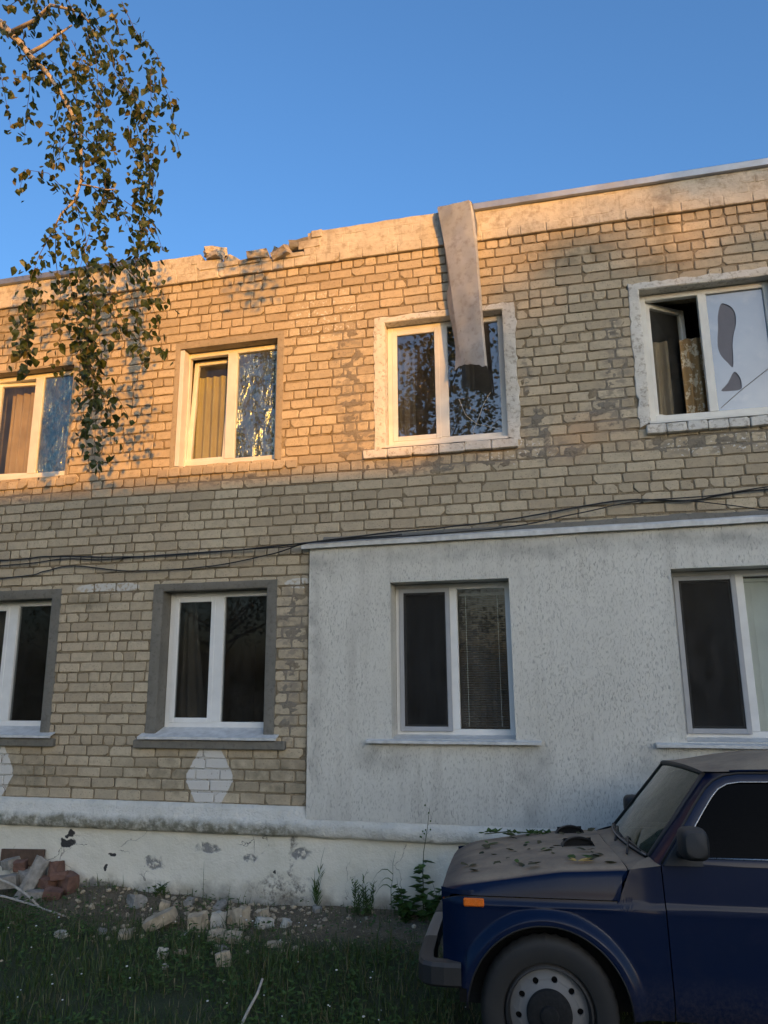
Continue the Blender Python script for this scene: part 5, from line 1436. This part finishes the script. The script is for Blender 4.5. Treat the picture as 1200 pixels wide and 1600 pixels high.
for s in (1, -1): MB().box(2.845, 2.86, -s*.66-.06, -s*.66+.06, .62, .86, None, .005).build('tail_light', MT['red_lens'], car)
m = MB(); m.box(-.46, 2.79, -.56, .56, .30, .84); m.box(.50, 2.79, -.70, .70, .42, .97); m.box(-.44, .36, -.73, .73, .79, .845)
m.build('underbody', MT['underside'], car)
st = MB()
for v in (.36, -.36):
    st.box(1.15, 1.62, v-.23, v+.23, .62, .98, None, .03); st.box(1.55, 1.70, v-.22, v+.22, .85, 1.26, Matrix.Translation((0, 0, 0)), .04)
st.box(.62, .80, -.62, .62, .93, 1.04, None, .03)
st.build('seats', MT['seat'], car)
MB().tube([(.90+.06*math.cos(a)*.3, -.36+.18*math.sin(a), 1.03+.18*math.cos(a)) for a in frange(0, 6.2832, 25)], .013, 6).build('steering_wheel', MT['seat'], car, True)
wip = MB(); wip.tube([C_(.47, .05, 1.05), C_(.50, -.10, 1.07), C_(.535, -.32, 1.085)], .007, 5); wip.tube([C_(.505, .10, 1.075), C_(.515, -.3, 1.08), C_(.54, -.58, 1.075)], .006, 4)
wip.build('wiper', MT['black_plastic'], car, True)
wip = MB(); wip.tube([C_(.47, .52, 1.045), C_(.50, .36, 1.065), C_(.525, .2, 1.09)], .007, 5); wip.tube([C_(.53, .60, 1.075), C_(.515, .2, 1.085)], .006, 4)
wip.build('wiper', MT['black_plastic'], car, True)
# wheels
def wheel(u, s):
    prof = [(.205, .02), (.222, .055), (.23, .075), (.25, .082), (.285, .088), (.315, .084), (.332, .070), (.340, .045), (.343, .0), (.340, -.045), (.332, -.07), (.30, -.088), (.23, -.08)]
    m = MB(); n = 72; P = []
    for k in range(n+1):
        a = 2*math.pi*k/n; row = []
        for q, (r, w) in enumerate(prof):
            rr = r-(.008 if (k//1) % 2 and .325 < r and abs(w) > .03 else 0)
            row.append((rr*math.sin(a), -s*w, rr*math.cos(a)))
        P.append(row)
    m.grid(P); root = m.build('wheel', MT['rubber'], car, True, sharp=40); root.location = C_(u, s*.722, .338)
    m = MB()
    def disc(pr, n=60):
        P = [[(r*math.sin(2*math.pi*k/n), -s*w, r*math.cos(2*math.pi*k/n)) for r, w in pr] for k in range(n+1)]
        return P
    m.grid(disc([(.222, .055), (.214, .072), (.205, .074), (.198, .055), (.192, .022)])); m.build('rim', MT['black_plastic'], root, True, sharp=50)
    # disc with ten holes: ring of plates between holes
    d = MB(); bm = bmesh.new()
    def lp(r, cx, cz, n, rev=False):
        vs = [bm.verts.new((cx+r*math.sin(2*math.pi*k/n), 0, cz+r*math.cos(2*math.pi*k/n))) for k in range(n)]
        return [bm.edges.new((vs[i], vs[(i+1) % n])) for i in range(n)]
    E = lp(.197, 0, 0, 60)+lp(.10, 0, 0, 36)
    for k in range(10):
        a = 2*math.pi*(k+.35)/10; E += lp(.0155, .152*math.sin(a), .152*math.cos(a), 12)
    bmesh.ops.triangle_fill(bm, use_beauty=True, edges=E)
    for v in bm.verts:
        r = math.hypot(v.co.x, v.co.z); v.co.y = -s*(.045-.02*sm((r-.15)/.05)+.012*sm((.15-r)/.04))
    g = bmesh.ops.extrude_face_region(bm, geom=list(bm.faces))
    for v in [e for e in g['geom'] if isinstance(e, bmesh.types.BMVert)]: v.co.y += s*.014
    bmesh.ops.recalc_face_normals(bm, faces=bm.faces)
    me = bpy.data.meshes.new('wheel_disc'); bm.to_mesh(me); bm.free(); me.materials.append(MT['steel_rim']); link('wheel_disc', me, root)
    m = MB().grid(disc([(.112, .045), (.112, .066), (.104, .076), (.07, .080), (.045, .082), (.042, .096), (.03, .10), (.001, .101)]))
    m.build('hub_cap', MT['underside'], root, True, sharp=45)
    m = MB().grid(disc([(.19, .0), (.001, -.01)])); m.build('brake', MT['underside'], root)
for u in AX:
    for s in (1, -1): wheel(u, s)

# leaves and litter lying on the bonnet
MT['dry_leaf'] = leaf_mat('withered_leaves', (.03,.035,.016), (.085,.075,.035), .8, .1)
MT['yellow_leaf'] = simple('yellow_straw', (.50,.33,.10), .7, .25, 30, .1)
WH = ['near the windscreen', 'beside the vent', 'in the middle of the bonnet', 'near the front edge of the bonnet']
lv = [MB() for _ in range(5)]
for k in range(5): leaflet(lv[k], (0, 0, 0), (1, 0, U(-.1, .15)), (0, 0, 1), 1.0, U(.45, .75), U(-.2, .2))
lmesh = [l.mesh('fallen_leaf', MT['dry_leaf']) for l in lv]; gmesh = [l.mesh('fallen_leaf', MT['weed']) for l in lv]
for k in range(46):
    u, v = U(-.42, .36), U(-.62, .68)
    green = RND() < .25
    o = link('fallen_leaf', random.choice(gmesh if green else lmesh))
    o.location = CARM @ Vector(C_(u, v, hood_z(u, v)+U(.004, .012))); o.rotation_euler = (U(-.35, .35), U(-.35, .35), U(0, 6.28))
    s = U(.035, .095); o.scale = (s, s, s)
    tag(o, 'small fallen leaf lying on the dusty car bonnet', 'leaf', 'leaves fallen on the car bonnet')
root = empty('leafy_sprig', CARM @ Vector(C_(-.12, -.55, hood_z(-.12, .55)))); tag(root, 'green leafy sprig lying on the far side of the car bonnet', 'sprig')
MB().tube([(-.22, 0, .012), (-.05, .02, .03), (.12, 0, .03), (.26, -.02, .01)], .004, 5).build('stem', MT['stem'], root, True)
m = MB()
for k in range(34):
    x = U(-.22, .26); a = U(0, 6.28); leaflet(m, (x, U(-.02, .02), .025), (math.cos(a), math.sin(a), U(0, 1.1)), (0, 0, 1), U(.04, .075), U(.025, .045))
m.build('leaves', MT['weed'], root)
m = MB()
for a, L in ((.5, .10), (-.15, .09), (2.9, .05), (2.2, .06)): leaflet(m, (0, 0, .01), (math.cos(a), math.sin(a), .18), (0, 0, 1), L, .022)
o = m.build('straw_leaf', MT['yellow_leaf']); o.location = CARM @ Vector(C_(.19, .66, hood_z(.19, .66)+.004))
tag(o, 'yellow dry husk lying near the edge of the car bonnet', 'leaf')
